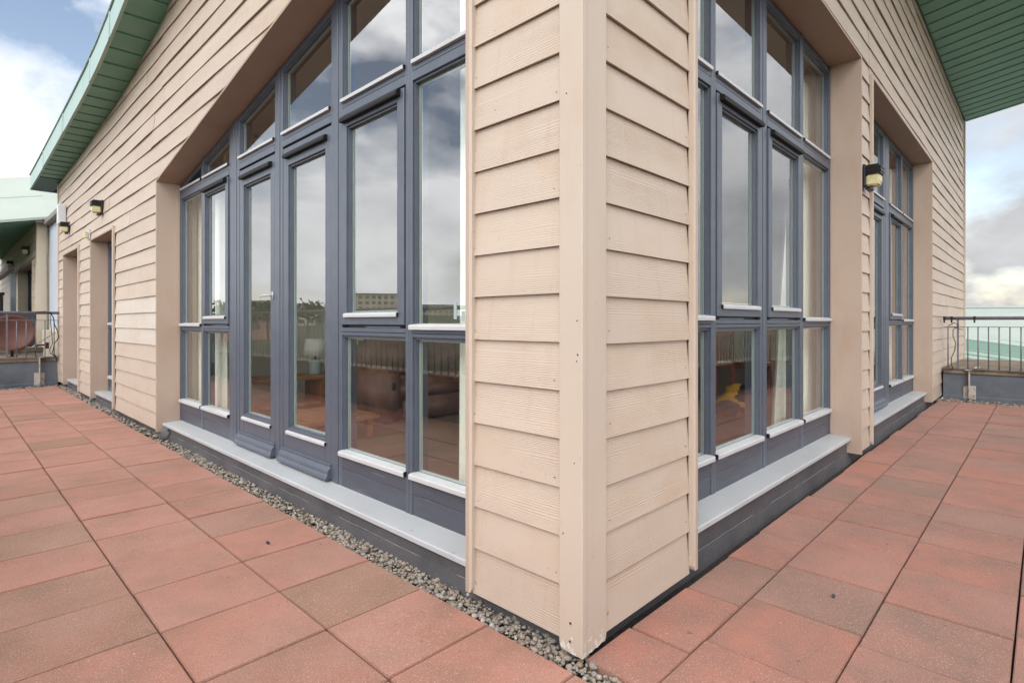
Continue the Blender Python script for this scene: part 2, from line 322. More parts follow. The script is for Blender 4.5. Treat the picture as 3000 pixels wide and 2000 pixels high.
xl=[-.05,-.51,-.972,-1.434,-1.896,-2.2]; rects=[]
for i in range(len(xl)-1):
    off=R.uniform(-.012,.012)
    yk=[1.30+.434*k+off for k in range(-9,26)]; yk=[y for y in yk if -2.25<y<12.15]+[12.15]; yk=[-2.2]+yk
    for a,b in zip(yk,yk[1:]):
        if b-a>.06: rects.append((xl[i+1],xl[i],a,b))
slabs(pl,rects,'slab_l',.0034,.0024)
pr=empty('paving',(4,-1,0),kind='structure')
yl=[.014,-.24,-.662,-1.083,-1.505,-1.927,-2.2]; rects=[]
offs=[.33,.45,.36,.40,.31,.42]; pit=[.457,.447,.45,.448,.452,.45]
for i in range(len(yl)-1):
    xk=[offs[i]+pit[i]*k for k in range(0,22)]; xk=[.035]+[x for x in xk if x<9.0]+[9.08]
    for a,b in zip(xk,xk[1:]):
        if b-a>.07: rects.append((a,b,yl[i+1],yl[i]+(R.uniform(-.012,.012) if i==0 else 0)))
slabs(pr,rects,'slab_r',.0024,.0034)
ICO={}
for sub in (1,2):
    b0=bmesh.new(); bmesh.ops.create_icosphere(b0,subdivisions=sub,radius=1); b0.verts.ensure_lookup_table()
    ICO[sub]=([v.co.copy() for v in b0.verts],[[v.index for v in f.verts] for f in b0.faces]); b0.free()
def pebbles(name,regions,seed,kind='stuff'):
    rg=random.Random(seed); V=[];Fs=[]
    for (x0,x1,y0,y1,size,layers) in regions:
        n=int((x1-x0)*(y1-y0)/(size*size*1.15)*layers)
        for k in range(n):
            sz=size*rg.choice((.45,.6,.8,1.0,1.3))*rg.uniform(.85,1.1)*.5; x=rg.uniform(x0,x1); y=rg.uniform(y0,y1)
            near=(x+CX)**2+(y+CY)**2<12; vs_,fs_=ICO[2 if near else 1]; jit=.15 if near else .2
            q=Matrix.Rotation(rg.uniform(0,6.28),3,'Z')@Matrix.Rotation(rg.uniform(-.6,.6),3,'X')
            a,b,c=sz*rg.uniform(.95,1.35),sz*rg.uniform(.7,1.0),sz*rg.uniform(.55,.85); z=-.040+rg.random()*.034+sz*.35; o=len(V)
            for v in vs_:
                kk=1+rg.uniform(-jit,jit); p=q@Vector((v.x*a*kk,v.y*b*kk,v.z*c*kk)); V.append((p.x+x,p.y+y,p.z+z))
            Fs+=[[o+t for t in f] for f in fs_]
    me=bpy.data.meshes.new(name); me.from_pydata(V,[],Fs); me.materials.append(M['pebble'])
    me.polygons.foreach_set('use_smooth',[True]*len(me.polygons))
    ob=bpy.data.objects.new(name,me); reg(ob,None,(0,0,0)); return props(ob,kind=kind)
pebbles('gravel_strip',[(-.045,.085,.03,2.2,.019,3.6),(-.045,.028,-.4,.03,.019,3.6),(-.045,.085,2.2,5.0,.024,2.8),(-.045,.085,5.0,12.3,.032,1.6),(-.04,.03,-1.4,-.4,.026,3),(-2.2,.08,12.17,12.44,.036,1.4)],3)
pebbles('gravel_strip',[(9.1,9.45,-2.2,.06,.036,1.4)],4)

# ------------------------------------------------------------------ the building
B=empty('apartment_building',(0,0,0),label='cream boarded penthouse with blue-grey window walls and green curved roof',cat='building')
ROOF=[(13.35,3.85),(11.8,3.885),(9.7,3.945),(8.4,3.99),(7.4,4.035),(6.6,4.10),(5.9,4.195),(5.3,4.30),(4.0,4.555),(2.5,4.85),(0,5.28),(-1.3,5.49)]
def top(y):
    for (a,za),(b,zb) in zip(ROOF,ROOF[1:]):
        if b<=y<=a: return za+(zb-za)*(a-y)/(a-b)
    return ROOF[0][1] if y>13 else ROOF[-1][1]
def headL(s): return 2.665+(5.51-s)*.186
PITCH=.177
DL,DR=.010,.018
wl=empty('left_wall',(0,6,0),B); wr=empty('right_wall',(6,0,0),B)
BRK=(5.509,7.57,9.19,10.2,11.85)
def plank(m,wall,s0,s1,z0,d0,low=None,mat='board',wave=.0016,zb=None,slack=.016,rg=R):
    """one lapped board from s0 to s1; low(s) cuts it from below"""
    n=max(2,int((s1-s0)/.28)+1); ss=[s0+(s1-s0)*i/n for i in range(n+1)]
    if low: ss=sorted(ss+[b+e for b in BRK for e in (-.0006,.0006) if s0<b-.001 and b+.001<s1])
    n=len(ss)-1
    h=PITCH+slack; bm=bmesh.new(); prev=None; zt=z0+h
    ph=rg.uniform(0,6); tilt=rg.uniform(-wave,wave)
    for i,s in enumerate(ss):
        lo=z0+math.sin(s*1.7+ph)*wave+rg.uniform(-wave,wave)*.5+tilt*(i/n-.5)
        if low: lo=max(lo,low(s))
        if lo>zt-.008: 
            lo=zt-.008
        dj=math.sin(s*2.3+ph*2)*wave*.8
        df=lambda z:d0+dj+(z-z0)/h*.0155
        c=[bm.verts.new(m(s,df(lo),lo)),bm.verts.new(m(s,df(zt),zt)),bm.verts.new(m(s,df(zt)+.009,zt)),bm.verts.new(m(s,df(lo)+.011,lo+.001))]
        if prev:
            for k in range(4): bm.faces.new((prev[k],prev[(k+1)%4],c[(k+1)%4],c[k]))
        else: bm.faces.new(c)
        prev=c
    bm.faces.new(prev[::-1])
    return finish(bm,'cladding_board',mat,wall)
def run(m,wall,s0,s1,z0,d0,low=None,wave=.0016,maxlen=3.6,jit=True,fresh=False):
    """split a long course into boards at butt joints"""
    cuts=[s0]
    if s1-s0>maxlen:
        x=s0+R.uniform(1.0,maxlen)
        while x<s1-.6: cuts.append(x); x+=R.uniform(2.6,maxlen)
    cuts.append(s1)
    for a,b in zip(cuts,cuts[1:]):
        mat='board_new' if fresh else 'board'
        plank(m,wall,a+.0012,b-.0012,z0+(R.uniform(-.003,.003) if len(cuts)>2 else 0),d0+R.uniform(-.0012,.0012),low,mat,wave)
# courses, left wall
LZ=[.07+PITCH*k for k in range(-0,30)]
for k,z in enumerate(LZ):
    z=z-.0006*k
    zt=z+PITCH
    low_pier=.05 if k==0 else None
    # corner pier
    if z<3.50: plank(mL,wl,.1065,.583,z if k else .052,DL,None,wave=.0009,slack=.016 if k else .034)
    wv=.0035 if z>1.9 else .0015
    # how far the course runs before the eaves
    send=12.46
    if z>3.80:
        send=0.1
        y=13.0
        while y>0.12:
            if top(y)>z+.02: send=min(12.46,y); break
            y-=.05
    if send<.6: continue
    if z+PITCH<=2.43:
        segs=[(5.512,7.52),(9.175,10.18),(11.835,12.46)]
        for a,b in segs: run(mL,wl,a,b,z,DL,None,wv,fresh=(a==5.512 and k in (5,6,7)))
    elif z+PITCH<=2.66:
        run(mL,wl,5.512,send,z,DL,(lambda s:2.424 if (7.57<s<9.19 or 10.2<s<11.85) else -9) if z<2.424 else None,wv)
    elif z<3.53:
        # raked over the big window
        sx=5.51-(z+PITCH-2.665)/.186
        run(mL,wl,max(.62,sx+.03),send,z,DL,lambda s:headL(s)+.002 if s<5.509 else -9,wv)
        if sx<.62: pass
    else: run(mL,wl,.1065,send,z,DL,None,wv)
# courses, right wall
RZ=[.045+.05*0+PITCH*k+.035*0 for k in range(0,31)]
for k,z in enumerate(RZ):
    zz=z+(.012 if k else 0)
    if zz<3.5:
        plank(mR,wr,.158,.846,zz if k else .040,DR,None,wave=.0009,slack=.016 if k else .03)
        plank(mR,wr,4.003,4.50,zz,DR,None,wave=.0009)
        run(mR,wr,8.31,12.80,zz,DR,None,.0025)
    elif zz<5.26:
        run(mR,wr,.158,12.80,zz,DR,None,.003)
    if 3.5>zz>3.5-PITCH:
        run(mR,wr,.85,4.0,3.505,DR,None,.002) ; run(mR,wr,4.5,8.3,3.505,DR,None,.002)
# corner boards and trims
def vtrim(name,m,s0,s1,d0,d1,z0,z1,mat='trim',wall=None): return box(name,m,s0,s1,d0,d1,z0,z1,mat,wall,bev=.0035)
bm=bmesh.new()
# left corner board with a chipped bottom edge, overlapping the right one
addprism(bm,mL,[(0,.016),(.012,.019),(.045,.017),(.07,.020),(.090,.019),(.102,.030),(.105,.045),(.105,5.28),(0,5.28)],0,.029)
finish(bm,'corner_board','trim',wl,bev=.003)
bm=bmesh.new(); addprism(bm,mR,[(.0305,.012),(.05,.018),(.062,.015),(.085,.021),(.10,.017),(.125,.024),(.146,.021),(.155,.036),(.155,5.28),(.0305,5.28)],.004,.029)
finish(bm,'corner_board','trim',wr,bev=.003)
for (y,x,z) in ((.052,0,.128),(.054,0,.062)):
    bm=bmesh.new(); addblob(bm,(-.001,y,z),(.003,.0048,.0048),2,0,rot=False); finish(bm,'screw_head','screw',wl,smooth=True)
for (y,z,r) in ((.022,1.205,.0032),(.020,1.085,.0038),(.024,1.062,.003),(.07,2.02,.003),(.035,.70,.0028),(.085,.44,.003)):
    bm=bmesh.new(); addblob(bm,(-.0005,y,z),(.002,r,r),1,0,rot=False); finish(bm,'screw_head','screw',wl,smooth=True)
for k in range(26):
    if k%3==1: continue
    for q in ((.56,.13)[k%2],):
        z=.07+PITCH*(k%20)+.028+R.uniform(-.004,.008); bm=bmesh.new(); addblob(bm,(DL-.001,q+R.uniform(-.012,.012),z),(.002,.0022,.0022),1,0,rot=False); finish(bm,'nail_head','screw',wl)
        bm=bmesh.new(); addblob(bm,((.19,.81)[k%2]+R.uniform(-.012,.012),DR-.001,z+.004),(.0022,.002,.0022),1,0,rot=False); finish(bm,'nail_head','screw',wr)
box('end_board',mL,12.46,12.52,-.004,.03,.05,3.93,'trim',wl,bev=.003)
box('end_board',mR,12.80,12.87,-.004,.03,.2,5.3,'trim',wr,bev=.003)
# backing walls behind the boards, with openings
def wallpoly(name,m,wall,polys,d0,d1):
    bm=bmesh.new()
    for p in polys: addprism(bm,m,p,d0,d1)
    finish(bm,name,'bitumen',wall)
wallpoly('wall_core',mL,wl,[[(.075,.03),(.60,.03),(.60,5.25),(.075,5.25)],[(5.53,.03),(7.57,.03),(7.57,3.95),(5.53,3.95)],[(9.19,.03),(10.2,.03),(10.2,3.93),(9.19,3.93)],[(11.85,.03),(12.49,.03),(12.49,3.86),(11.85,3.86)],
  [(7.57,2.44),(9.19,2.44),(9.19,3.94),(7.57,3.94)],[(10.2,2.44),(11.85,2.44),(11.85,3.89),(10.2,3.89)],[(.60,headL(.6)+.03),(5.53,2.695),(5.53,4.26),(3.0,4.74),(.6,5.14)]],.040,.33)
wallpoly('wall_core',mR,wr,[[(.075,.03),(.86,.03),(.86,5.2),(.075,5.2)],[(4.0,.03),(4.51,.03),(4.51,5.2),(4.0,5.2)],[(8.31,.03),(12.83,.03),(12.83,5.2),(8.31,5.2)],[(.86,3.53),(4.0,3.53),(4.0,5.2),(.86,5.2)],[(4.51,3.53),(8.31,3.53),(8.31,5.2),(4.51,5.2)]],.050,.33)
# end walls and rear walls closing the building
box('end_wall',mW,.05,12.83,12.2,12.48,-.2,3.75,'bitumen',B,bev=0); box('end_wall',mW,12.55,12.83,.34,12.1,-.2,3.75,'bitumen',B,bev=0)
# plinths and felt laps
def plinth(m,s0,s1,d0,wall,zt):
    box('plinth',m,s0,s1,d0,.4,-.06,zt,'bitumen',wall,bev=.004)
    bm=bmesh.new(); n=int((s1-s0)/.18)+2; pv=None; rg=random.Random(5)
    for i in range(n+1):
        s=s0+.002+(s1-s0-.004)*i/n; zt2=.052+rg.uniform(-.006,.006); dd=d0-.007+rg.uniform(-.003,.002)
        c=[bm.verts.new(m(s,dd,zt2)),bm.verts.new(m(s,d0+.01,zt2+.001)),bm.verts.new(m(s,d0+.01,-.05)),bm.verts.new(m(s,dd-.012,-.05))]
        if pv:
            for k in range(4): bm.faces.new((pv[k],pv[(k+1)%4],c[(k+1)%4],c[k]))
        else: bm.faces.new(c)
        pv=c
    bm.faces.new(pv[::-1]); finish(bm,'felt_skirting','bitumen',wall)
    tube('felt_edge',[m(s0+(s1-s0)*i/(n*2),d0-.005+rg.uniform(-.0015,.0015),.0525+rg.uniform(-.003,.003)) for i in range(n*2+1)],.0016,'lapline',wall,n=5)
plinth(mL,.09,12.46,.075,wl,.119); plinth(mR,.09,12.8,.092,wr,.165)
# crumpled felt at the foot of the far jamb
bm=bmesh.new(); rg=random.Random(9)
addblob(bm,(.055,5.36,.03),(.05,.10,.085),3,.10,rg,False); finish(bm,'felt_patch','bitumen',wl,smooth=True)

# ------------------------------------------------------------------ windows
FD=.222     # frame face depth
def rectp(a,b,c,d): return [(a,c),(b,c),(b,d),(a,d)]
def glaze(m,win,poly,d,bead=.011,beadmat='frame'):
    ring('glazing_bead',m,poly,bead,d+.014,d+.050,beadmat,win)
    ins=inset(poly,bead-.004)
    sheet('pane',m,ins,d+.034,'glass',win)
    ring('glazing_spacer',m,inset(poly,bead-.002),.012,d+.040,d+.056,'spacer',win)
def strip(m,win,s0,s1,z0,z1,proj=.022,d=FD):
    bm=bmesh.new(); pts=[(d+.03,z0+.001),(d-proj,z0),(d-proj-.001,z1-.010),(d-proj+.003,z1-.004),(d+.03,z1+.004)]
    a=[bm.verts.new(m(s0,p,z)) for p,z in pts]; b=[bm.verts.new(m(s1,p,z)) for p,z in pts]
    bm.faces.new(a); bm.faces.new(b[::-1])
    for i in range(5): bm.faces.new((a[i],a[(i+1)%5],b[(i+1)%5],b[i]))
    finish(bm,'drip_strip','strip',win,bev=.0012)
    for s in (s0-.0035,s1+.0005): box('strip_end_cap',m,s,s+.003,d-proj+.004,d+.01,z0+.001,z1-.004,'black',win,bev=0)
def vent(m,win,s0,s1,z,d=FD):
    bm=bmesh.new(); pts=[(d+.002,z-.018),(d-.030,z-.020),(d-.034,z-.004),(d-.026,z+.014),(d+.002,z+.02)]
    a=[bm.verts.new(m(s0,p,q)) for p,q in pts]; b=[bm.verts.new(m(s1,p,q)) for p,q in pts]
    bm.faces.new(a); bm.faces.new(b[::-1])
    for i in range(5): bm.faces.new((a[i],a[(i+1)%5],b[(i+1)%5],b[i]))
    finish(bm,'trickle_vent','vent',win,bev=.002)
def sash(m,win,s0,s1,z0,z1,st,vz):
    d=FD-.008; ring('sash_frame',m,rectp(s0,s1,z0,z1),.066,d,d+.06,'frame',win,bev=.003)
    q=rectp(s0+.066,s1-.066,z0+.066,z1-.066); glaze(m,win,q,d)
    strip(m,win,s0+.055,s1-.055,st[0],st[1],.016,d); vent(m,win,s0+.03,s1-.03,vz,d)
def door(m,win,s0,s1,z0,z1,handle_side,dz):
    d=FD+.006; g0=.42+dz; g1=2.36+dz; bm=bmesh.new()
    addbox(bm,m,s0,s0+.082,d,d+.06,z0,z1); addbox(bm,m,s1-.082,s1,d,d+.06,z0,z1); addbox(bm,m,s0+.082,s1-.082,d,d+.06,z0,g0); addbox(bm,m,s0+.082,s1-.082,d,d+.06,g1,z1)
    finish(bm,'door_leaf','frame',win,bev=.003)
    glaze(m,win,rectp(s0+.0825,s1-.0825,g0,g1),d); strip(m,win,s0+.07,s1-.07,.374+dz,.402+dz,.016,d); vent(m,win,s0+.05,s1-.05,2.43+dz,d)
    bm=bmesh.new(); pts=[(d+.002,.268),(d-.014,.266),(d-.016,.256),(d-.010,.250),(d-.018,.243),(d-.030,.228),(d-.035,.212),(d-.033,.205),(d-.044,.185),(d-.048,.172),(d-.045,.166),(d+.002,.170)]
    a=[bm.verts.new(m(s0-.012,p,z+dz)) for p,z in pts]; b=[bm.verts.new(m(s1+.012,p,z+dz)) for p,z in pts]
    bm.faces.new(a); bm.faces.new(b[::-1])
    for i in range(len(pts)): bm.faces.new((a[i],a[(i+1)%len(pts)],b[(i+1)%len(pts)],b[i]))
    finish(bm,'weather_bar','frame',win,bev=.0015)
    if handle_side is not None:
        hs=s0+.040 if handle_side<0 else s1-.040; dr=1 if handle_side<0 else -1; z=1.405+dz
        bm=bmesh.new(); addbox(bm,m,hs-.012,hs+.012,d-.006,d,z-.03,z+.03); addtube(bm,[m(hs,d-.004,z),m(hs,d-.045,z)],.008,8)
        addtube(bm,[m(hs,d-.045,z),m(hs+dr*.03,d-.050,z+.001),m(hs+dr*.08,d-.050,z-.002),m(hs+dr*.125,d-.046,z-.010)],[.009,.009,.007,.004],8); finish(bm,'door_handle','sill',win,smooth=True)
def window(m,wall,name,label,sa,sb,bays,mull,head,dz,sill_joint=()):
    win=empty(name,m((sa+sb)/2,FD,.15+dz),B)
    if label: win['label']=label
    base=.155+dz; TB,TT=2.512+dz,2.596+dz
    # sill in lengths
    cuts=[sa-.004]+list(sill_joint)+[sb+.004]
    for a,b in zip(cuts,cuts[1:]):
        bm=bmesh.new(); pts=[(FD+.05,base),(.062,base-.012),(.058,base-.016),(.058,base-.040),(.066,base-.041),(FD+.05,base-.030)]
        A=[bm.verts.new(m(a+.001,p,z)) for p,z in pts]; Bv=[bm.verts.new(m(b-.001,p,z)) for p,z in pts]
        bm.faces.new(A); bm.faces.new(Bv[::-1])
        for i in range(6): bm.faces.new((A[i],A[(i+1)%6],Bv[(i+1)%6],Bv[i]))
        finish(bm,'window_sill','sill',win,bev=.0018)
    # side and intermediate verticals
    for (a,b) in [(sa,sa+.030),(sb-.030,sb)]+list(mull):
        k=1 if b-a<.055 else (2 if b-a<.10 else (3 if b-a<.2 else 4))
        for i in range(k):
            p=a+(b-a)*i/k+(.0014 if i else 0); q=a+(b-a)*(i+1)/k-(.0014 if i<k-1 else 0); dd=.004 if (k>2 and i in (0,k-1)) else 0
            bm=bmesh.new(); addprism(bm,m,[(p,base-.006),(q,base-.006),(q,head(q)-.002),(p,head(p)-.002)],FD+dd,FD+.11); finish(bm,'mullion','frame',win,bev=.0025)
    # head bar following the opening
    edges=[(a,b) for a,b,_ in bays]
    for a,b,typ in bays:
        prism('head_bar',m,[(a,head(a)-.055),(b,head(b)-.055),(b,head(b)-.003),(a,head(a)-.003)],FD+.006,FD+.10,'frame',win,bev=.002)
        box('transom',m,a,b,FD+.001,FD+.10,TB,TB+.052,'frame',win,bev=.0025); box('transom',m,a,b,FD+.003,FD+.10,TB+.0535,TT+.02,'frame',win,bev=.0025)
        q=[(a,TT+.02),(b,TT+.02),(b,head(b)-.0555),(a,head(a)-.0555)]
        if min(q[2][1],q[3][1])-q[0][1]<.06:
            # triangular light in the low corner
            hi=q[2] if q[2][1]>q[3][1] else q[3]; lo_s=b if hi[0]==a else a; sl=(q[3][1]-q[2][1])/(q[3][0]-q[2][0])
            s_hit=hi[0]+(TT+.02-hi[1])/sl; s_hit=max(min(s_hit,max(a,b)),min(a,b))
            tri=[(hi[0],TT+.02),(s_hit,TT+.02),hi]
            if abs(hi[1]-TT-.02)>.03 and abs(s_hit-hi[0])>.08: sheet('pane',m,tri,FD+.062,'glass',win)
        else: glaze(m,win,q,FD)
        strip(m,win,a+.008,b-.008,TT,TT+.028,.016)
        if typ=='door': continue
        # base panel of two boards
        box('base_panel',m,a,b,FD+.004,FD+.08,base-.006,.262+dz,'frame_base',win,bev=.003); box('base_panel',m,a,b,FD+.002,FD+.08,.264+dz,.345+dz,'frame_base',win,bev=.003)
        box('bottom_rail',m,a,b,FD+.012,FD+.09,.346+dz,.372+dz,'frame',win,bev=.002)
        strip(m,win,a-.006,b+.006,.350+dz,.382+dz)
        glaze(m,win,rectp(a,b,.372+dz,1.115+dz),FD)
        box('middle_rail',m,a,b,FD+.001,FD+.10,1.115+dz,1.138+dz,'frame',win,bev=.004); box('middle_rail',m,a,b,FD-.001,FD+.10,1.1395+dz,1.165+dz,'frame',win,bev=.0025)
        if typ=='fixed':
            strip(m,win,a-.006,b+.006,1.159+dz,1.189+dz); glaze(m,win,rectp(a,b,1.168+dz,TB-.0005),FD)
        else:
            box('rebate',m,a,b,FD+.03,FD+.10,1.165+dz,1.19+dz,'black',win,bev=0); box('sash_stay',m,a+.06,a+(b-a)*.6,FD+.004,FD+.03,1.166+dz,1.176+dz,'frame',win,bev=.001)
            sash(m,win,a+.006,b-.006,1.184+dz,2.496+dz,(1.230+dz,1.258+dz),2.474+dz)
    for a,b,typ in bays:
        if typ=='door': door(m,win,a+.006,b-.006,.172+dz,2.498+dz,{2.96:None,3.10:-1}.get(round(a,2)) if m is mL else -1,dz)
    return win
big=window(mL,wl,'window_wall','tall raked window wall with double doors',.616,5.505,[(.646,1.312,'fixed'),(1.374,2.075,'sash'),(2.215,2.960,'door'),(3.098,3.828,'door'),(4.062,4.760,'sash'),(4.813,5.475,'fixed')],[(1.312,1.374),(2.075,2.215),(2.960,3.098),(3.828,4.062),(4.760,4.813)],headL,0,(2.28,3.95))
for (a,b,z0,z1) in ((.978,1.000,1.215,1.30),(.915,.940,1.205,1.255)):
    box('tape_strip',mL,a,b,FD+.0325,FD+.0335,z0,z1,'lampgrey',big,bev=0)
w2=window(mR,wr,'window_wall','window wall beside the corner pier',.888,3.98,[(.918,1.534,'fixed'),(1.594,2.309,'sash'),(2.428,3.150,'sash'),(3.220,3.95,'fixed')],[(1.534,1.594),(2.309,2.428),(3.150,3.220)],lambda s:3.48,.05,(2.45,))
w3=window(mR,wr,'window_wall','farther window wall with a door',4.548,8.285,[(4.578,5.22,'fixed'),(5.33,6.27,'door'),(6.60,7.40,'sash'),(7.46,8.255,'fixed')],[(5.22,5.33),(6.27,6.60),(7.40,7.46)],lambda s:3.48,.05,(6.3,))
def small_window(sa,sb):
    win=empty('side_window',mL((sa+sb)/2,FD,.15),B); h=lambda s:2.415; base=.155
    bm=bmesh.new(); addbox(bm,mL,sa-.004,sb+.004,.055,FD+.05,base-.04,base-.002); finish(bm,'window_sill','sill',win,bev=.003)
    ring('window_frame',mL,rectp(sa,sb,base-.001,2.413),.06,FD,FD+.09,'frame',win,bev=.003)
    mid=(sa+sb)/2; box('mullion',mL,mid-.03,mid+.03,FD+.002,FD+.09,base+.06,2.35,'frame',win)
    for a,b in ((sa+.06,mid-.03),(mid+.03,sb-.06)):
        box('base_panel',mL,a,b,FD+.006,FD+.08,base+.06,.345,'frame_base',win); strip(mL,win,a,b,.347,.388); glaze(mL,win,rectp(a,b,.36,1.115),FD)
        box('middle_rail',mL,a,b,FD+.002,FD+.09,1.1155,1.16,'frame',win); strip(mL,win,a,b,1.157,1.195); glaze(mL,win,rectp(a,b,1.1605,2.352),FD)
small_window(7.60,9.165); small_window(10.215,11.825)
# jamb linings, head linings, edge trims
def lining(m,wall,sa,sb,h,near_d,far_d,front_trim,zb):
    z0=zb
    # far jamb (visible face towards the camera)
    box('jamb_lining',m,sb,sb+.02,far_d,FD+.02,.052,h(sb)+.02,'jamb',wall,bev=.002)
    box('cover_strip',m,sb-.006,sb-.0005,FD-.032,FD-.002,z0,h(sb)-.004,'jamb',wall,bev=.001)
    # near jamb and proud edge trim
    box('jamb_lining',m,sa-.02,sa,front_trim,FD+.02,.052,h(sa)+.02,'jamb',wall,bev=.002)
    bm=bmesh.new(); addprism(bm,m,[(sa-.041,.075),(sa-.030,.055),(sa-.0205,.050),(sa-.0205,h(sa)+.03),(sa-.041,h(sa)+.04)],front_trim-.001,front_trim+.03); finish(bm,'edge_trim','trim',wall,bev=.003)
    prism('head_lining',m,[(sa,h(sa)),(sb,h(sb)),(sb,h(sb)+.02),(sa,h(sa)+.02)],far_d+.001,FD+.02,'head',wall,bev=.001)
lining(mL,wl,.616,5.507,headL,.0,.0,-.004,.16); lining(mR,wr,.888,3.98,lambda s:3.485,0,-.022,-.004,.21); lining(mR,wr,4.545,8.287,lambda s:3.485,0,-.004,-.004,.21)
lining(mL,wl,7.592,9.168,lambda s:2.42,0,0,-.012,.16); lining(mL,wl,10.205,11.828,lambda s:2.42,0,0,-.012,.16)

# ------------------------------------------------------------------ roof
roof=empty('roof',(6,4,5),B)
XO=-.33; XE=12.98
bm=bmesh.new(); lo=[];hi=[]
for y,z in ROOF:
    lo.append((bm.verts.new((XO+.012,y,z+.03)),bm.verts.new((XE,y,z+.03)))); hi.append((bm.verts.new((XO+.012,y,z+.27)),bm.verts.new((XE,y,z+.27))))
for i in range(len(ROOF)-1):
    bm.faces.new((lo[i][0],lo[i][1],lo[i+1][1],lo[i+1][0])); bm.faces.new((hi[i][0],hi[i+1][0],hi[i+1][1],hi[i][1])); bm.faces.new((lo[i][0],lo[i+1][0],hi[i+1][0],hi[i][0])); bm.faces.new((lo[i][1],hi[i][1],hi[i+1][1],lo[i+1][1]))
bm.faces.new((lo[0][0],hi[0][0],hi[0][1],lo[0][1])); bm.faces.new((lo[-1][0],lo[-1][1],hi[-1][1],hi[-1][0])); finish(bm,'roof_deck','roofdark',roof)
# left eaves: soffit boards across the overhang, one every 0.33 m
y=-1.28
ys=[]
while y<12.45: ys.append(y); y+=.335
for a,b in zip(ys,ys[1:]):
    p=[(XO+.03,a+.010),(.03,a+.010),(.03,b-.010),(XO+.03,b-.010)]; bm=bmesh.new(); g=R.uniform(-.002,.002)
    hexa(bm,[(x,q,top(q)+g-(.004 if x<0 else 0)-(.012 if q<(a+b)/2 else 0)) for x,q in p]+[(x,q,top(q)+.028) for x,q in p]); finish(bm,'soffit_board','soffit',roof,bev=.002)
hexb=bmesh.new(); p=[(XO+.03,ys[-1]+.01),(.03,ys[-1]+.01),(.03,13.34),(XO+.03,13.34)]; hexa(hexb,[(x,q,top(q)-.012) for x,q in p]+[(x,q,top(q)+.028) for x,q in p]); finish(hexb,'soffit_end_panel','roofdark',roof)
# left fascia panels with laps, drip edge and top roll
cut=[13.36,11.3,9.1,7.0,5.9,4.3,2.6,.9,-1.3]
for i,(b,a) in enumerate(zip(cut,cut[1:])):
    dd=.003 if i%2 else 0; n=4; bm=bmesh.new(); pv=None
    for k in range(n+1):
        q=b+(a-b)*k/n; z=top(q); c=[bm.verts.new((XO-dd,q,z-.012)),bm.verts.new((XO-dd+.004,q,z+.262)),bm.verts.new((XO+.012,q,z+.262)),bm.verts.new((XO+.03,q,z-.012))]
        if pv:
            for j in range(4): bm.faces.new((pv[j],pv[(j+1)%4],c[(j+1)%4],c[j]))
        else: bm.faces.new(c)
        pv=c
    bm.faces.new(pv[::-1]); finish(bm,'fascia_panel','fascia',roof)
tube('roof_edge_roll',[(XO-.004,q,z+.275) for q,z in ROOF],.012,'fascia',roof,n=8); tube('drip_groove',[(XO+.003,q,z+.262) for q,z in ROOF],.006,'roofdark',roof,n=6)
bm=bmesh.new(); addbox(bm,mW,XO+.004,.6,13.35,13.37,3.83,4.1); finish(bm,'verge_panel','fascia',roof)
for q in cut[1:-1]:
    z=top(q); bm=bmesh.new(); hexa(bm,[(XO-.010,q-.018,z-.014),(XO+.02,q-.018,z-.014),(XO+.02,q+.018,z-.014),(XO-.010,q+.018,z-.014),(XO-.006,q-.018,z+.262),(XO+.02,q-.018,z+.262),(XO+.02,q+.018,z+.262),(XO-.006,q+.018,z+.262)]); finish(bm,'fascia_seam','fascia',roof,bev=.002)
# right overhang: boards run outwards, one every 0.31 m along the wall
x=.03
xs=[]
while x<12.96: xs.append(x); x+=.313
xs.append(12.98)
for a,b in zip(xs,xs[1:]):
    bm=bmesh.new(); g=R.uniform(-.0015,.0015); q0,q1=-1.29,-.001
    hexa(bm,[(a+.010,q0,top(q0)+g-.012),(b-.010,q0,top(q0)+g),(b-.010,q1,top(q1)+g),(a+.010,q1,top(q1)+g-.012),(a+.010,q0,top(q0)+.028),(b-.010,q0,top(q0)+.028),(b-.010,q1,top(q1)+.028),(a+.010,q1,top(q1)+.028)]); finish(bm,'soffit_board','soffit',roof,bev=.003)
box('fascia_panel',mW,XO,12.99,-1.33,-1.30,5.46,5.78,'fascia',roof); box('fascia_panel',mW,12.983,13.0,-1.3,12,5.2,5.5,'fascia',roof,bev=0) if False else None

# ------------------------------------------------------------------ the room behind the glass
def room(name,x0,x1,y0,y1,z0,z1,m,kind='box'):
    return box(name,mW,x0,x1,y0,y1,z0,z1,m,B,bev=0)
room('room_floor',.31,12.5,.31,6.3,.02,.125,'floor'); room('room_ceiling',.34,12.5,.34,6.3,3.62,3.72,'inceil')
room('room_wall',.40,12.5,6.2,6.3,.13,3.6,'inwall'); room('room_wall',12.4,12.5,.35,6.19,.13,3.6,'inwall'); room('room_wall',.34,.40,5.56,6.3,.13,3.6,'inwall')
room('room_floor',.31,9.0,6.35,12.2,.02,.125,'floor'); room('room_wall',2.2,2.3,6.35,12.2,.13,3.0,'inwall'); room('room_ceiling',.34,2.3,6.35,12.2,2.9,3.0,'inceil')

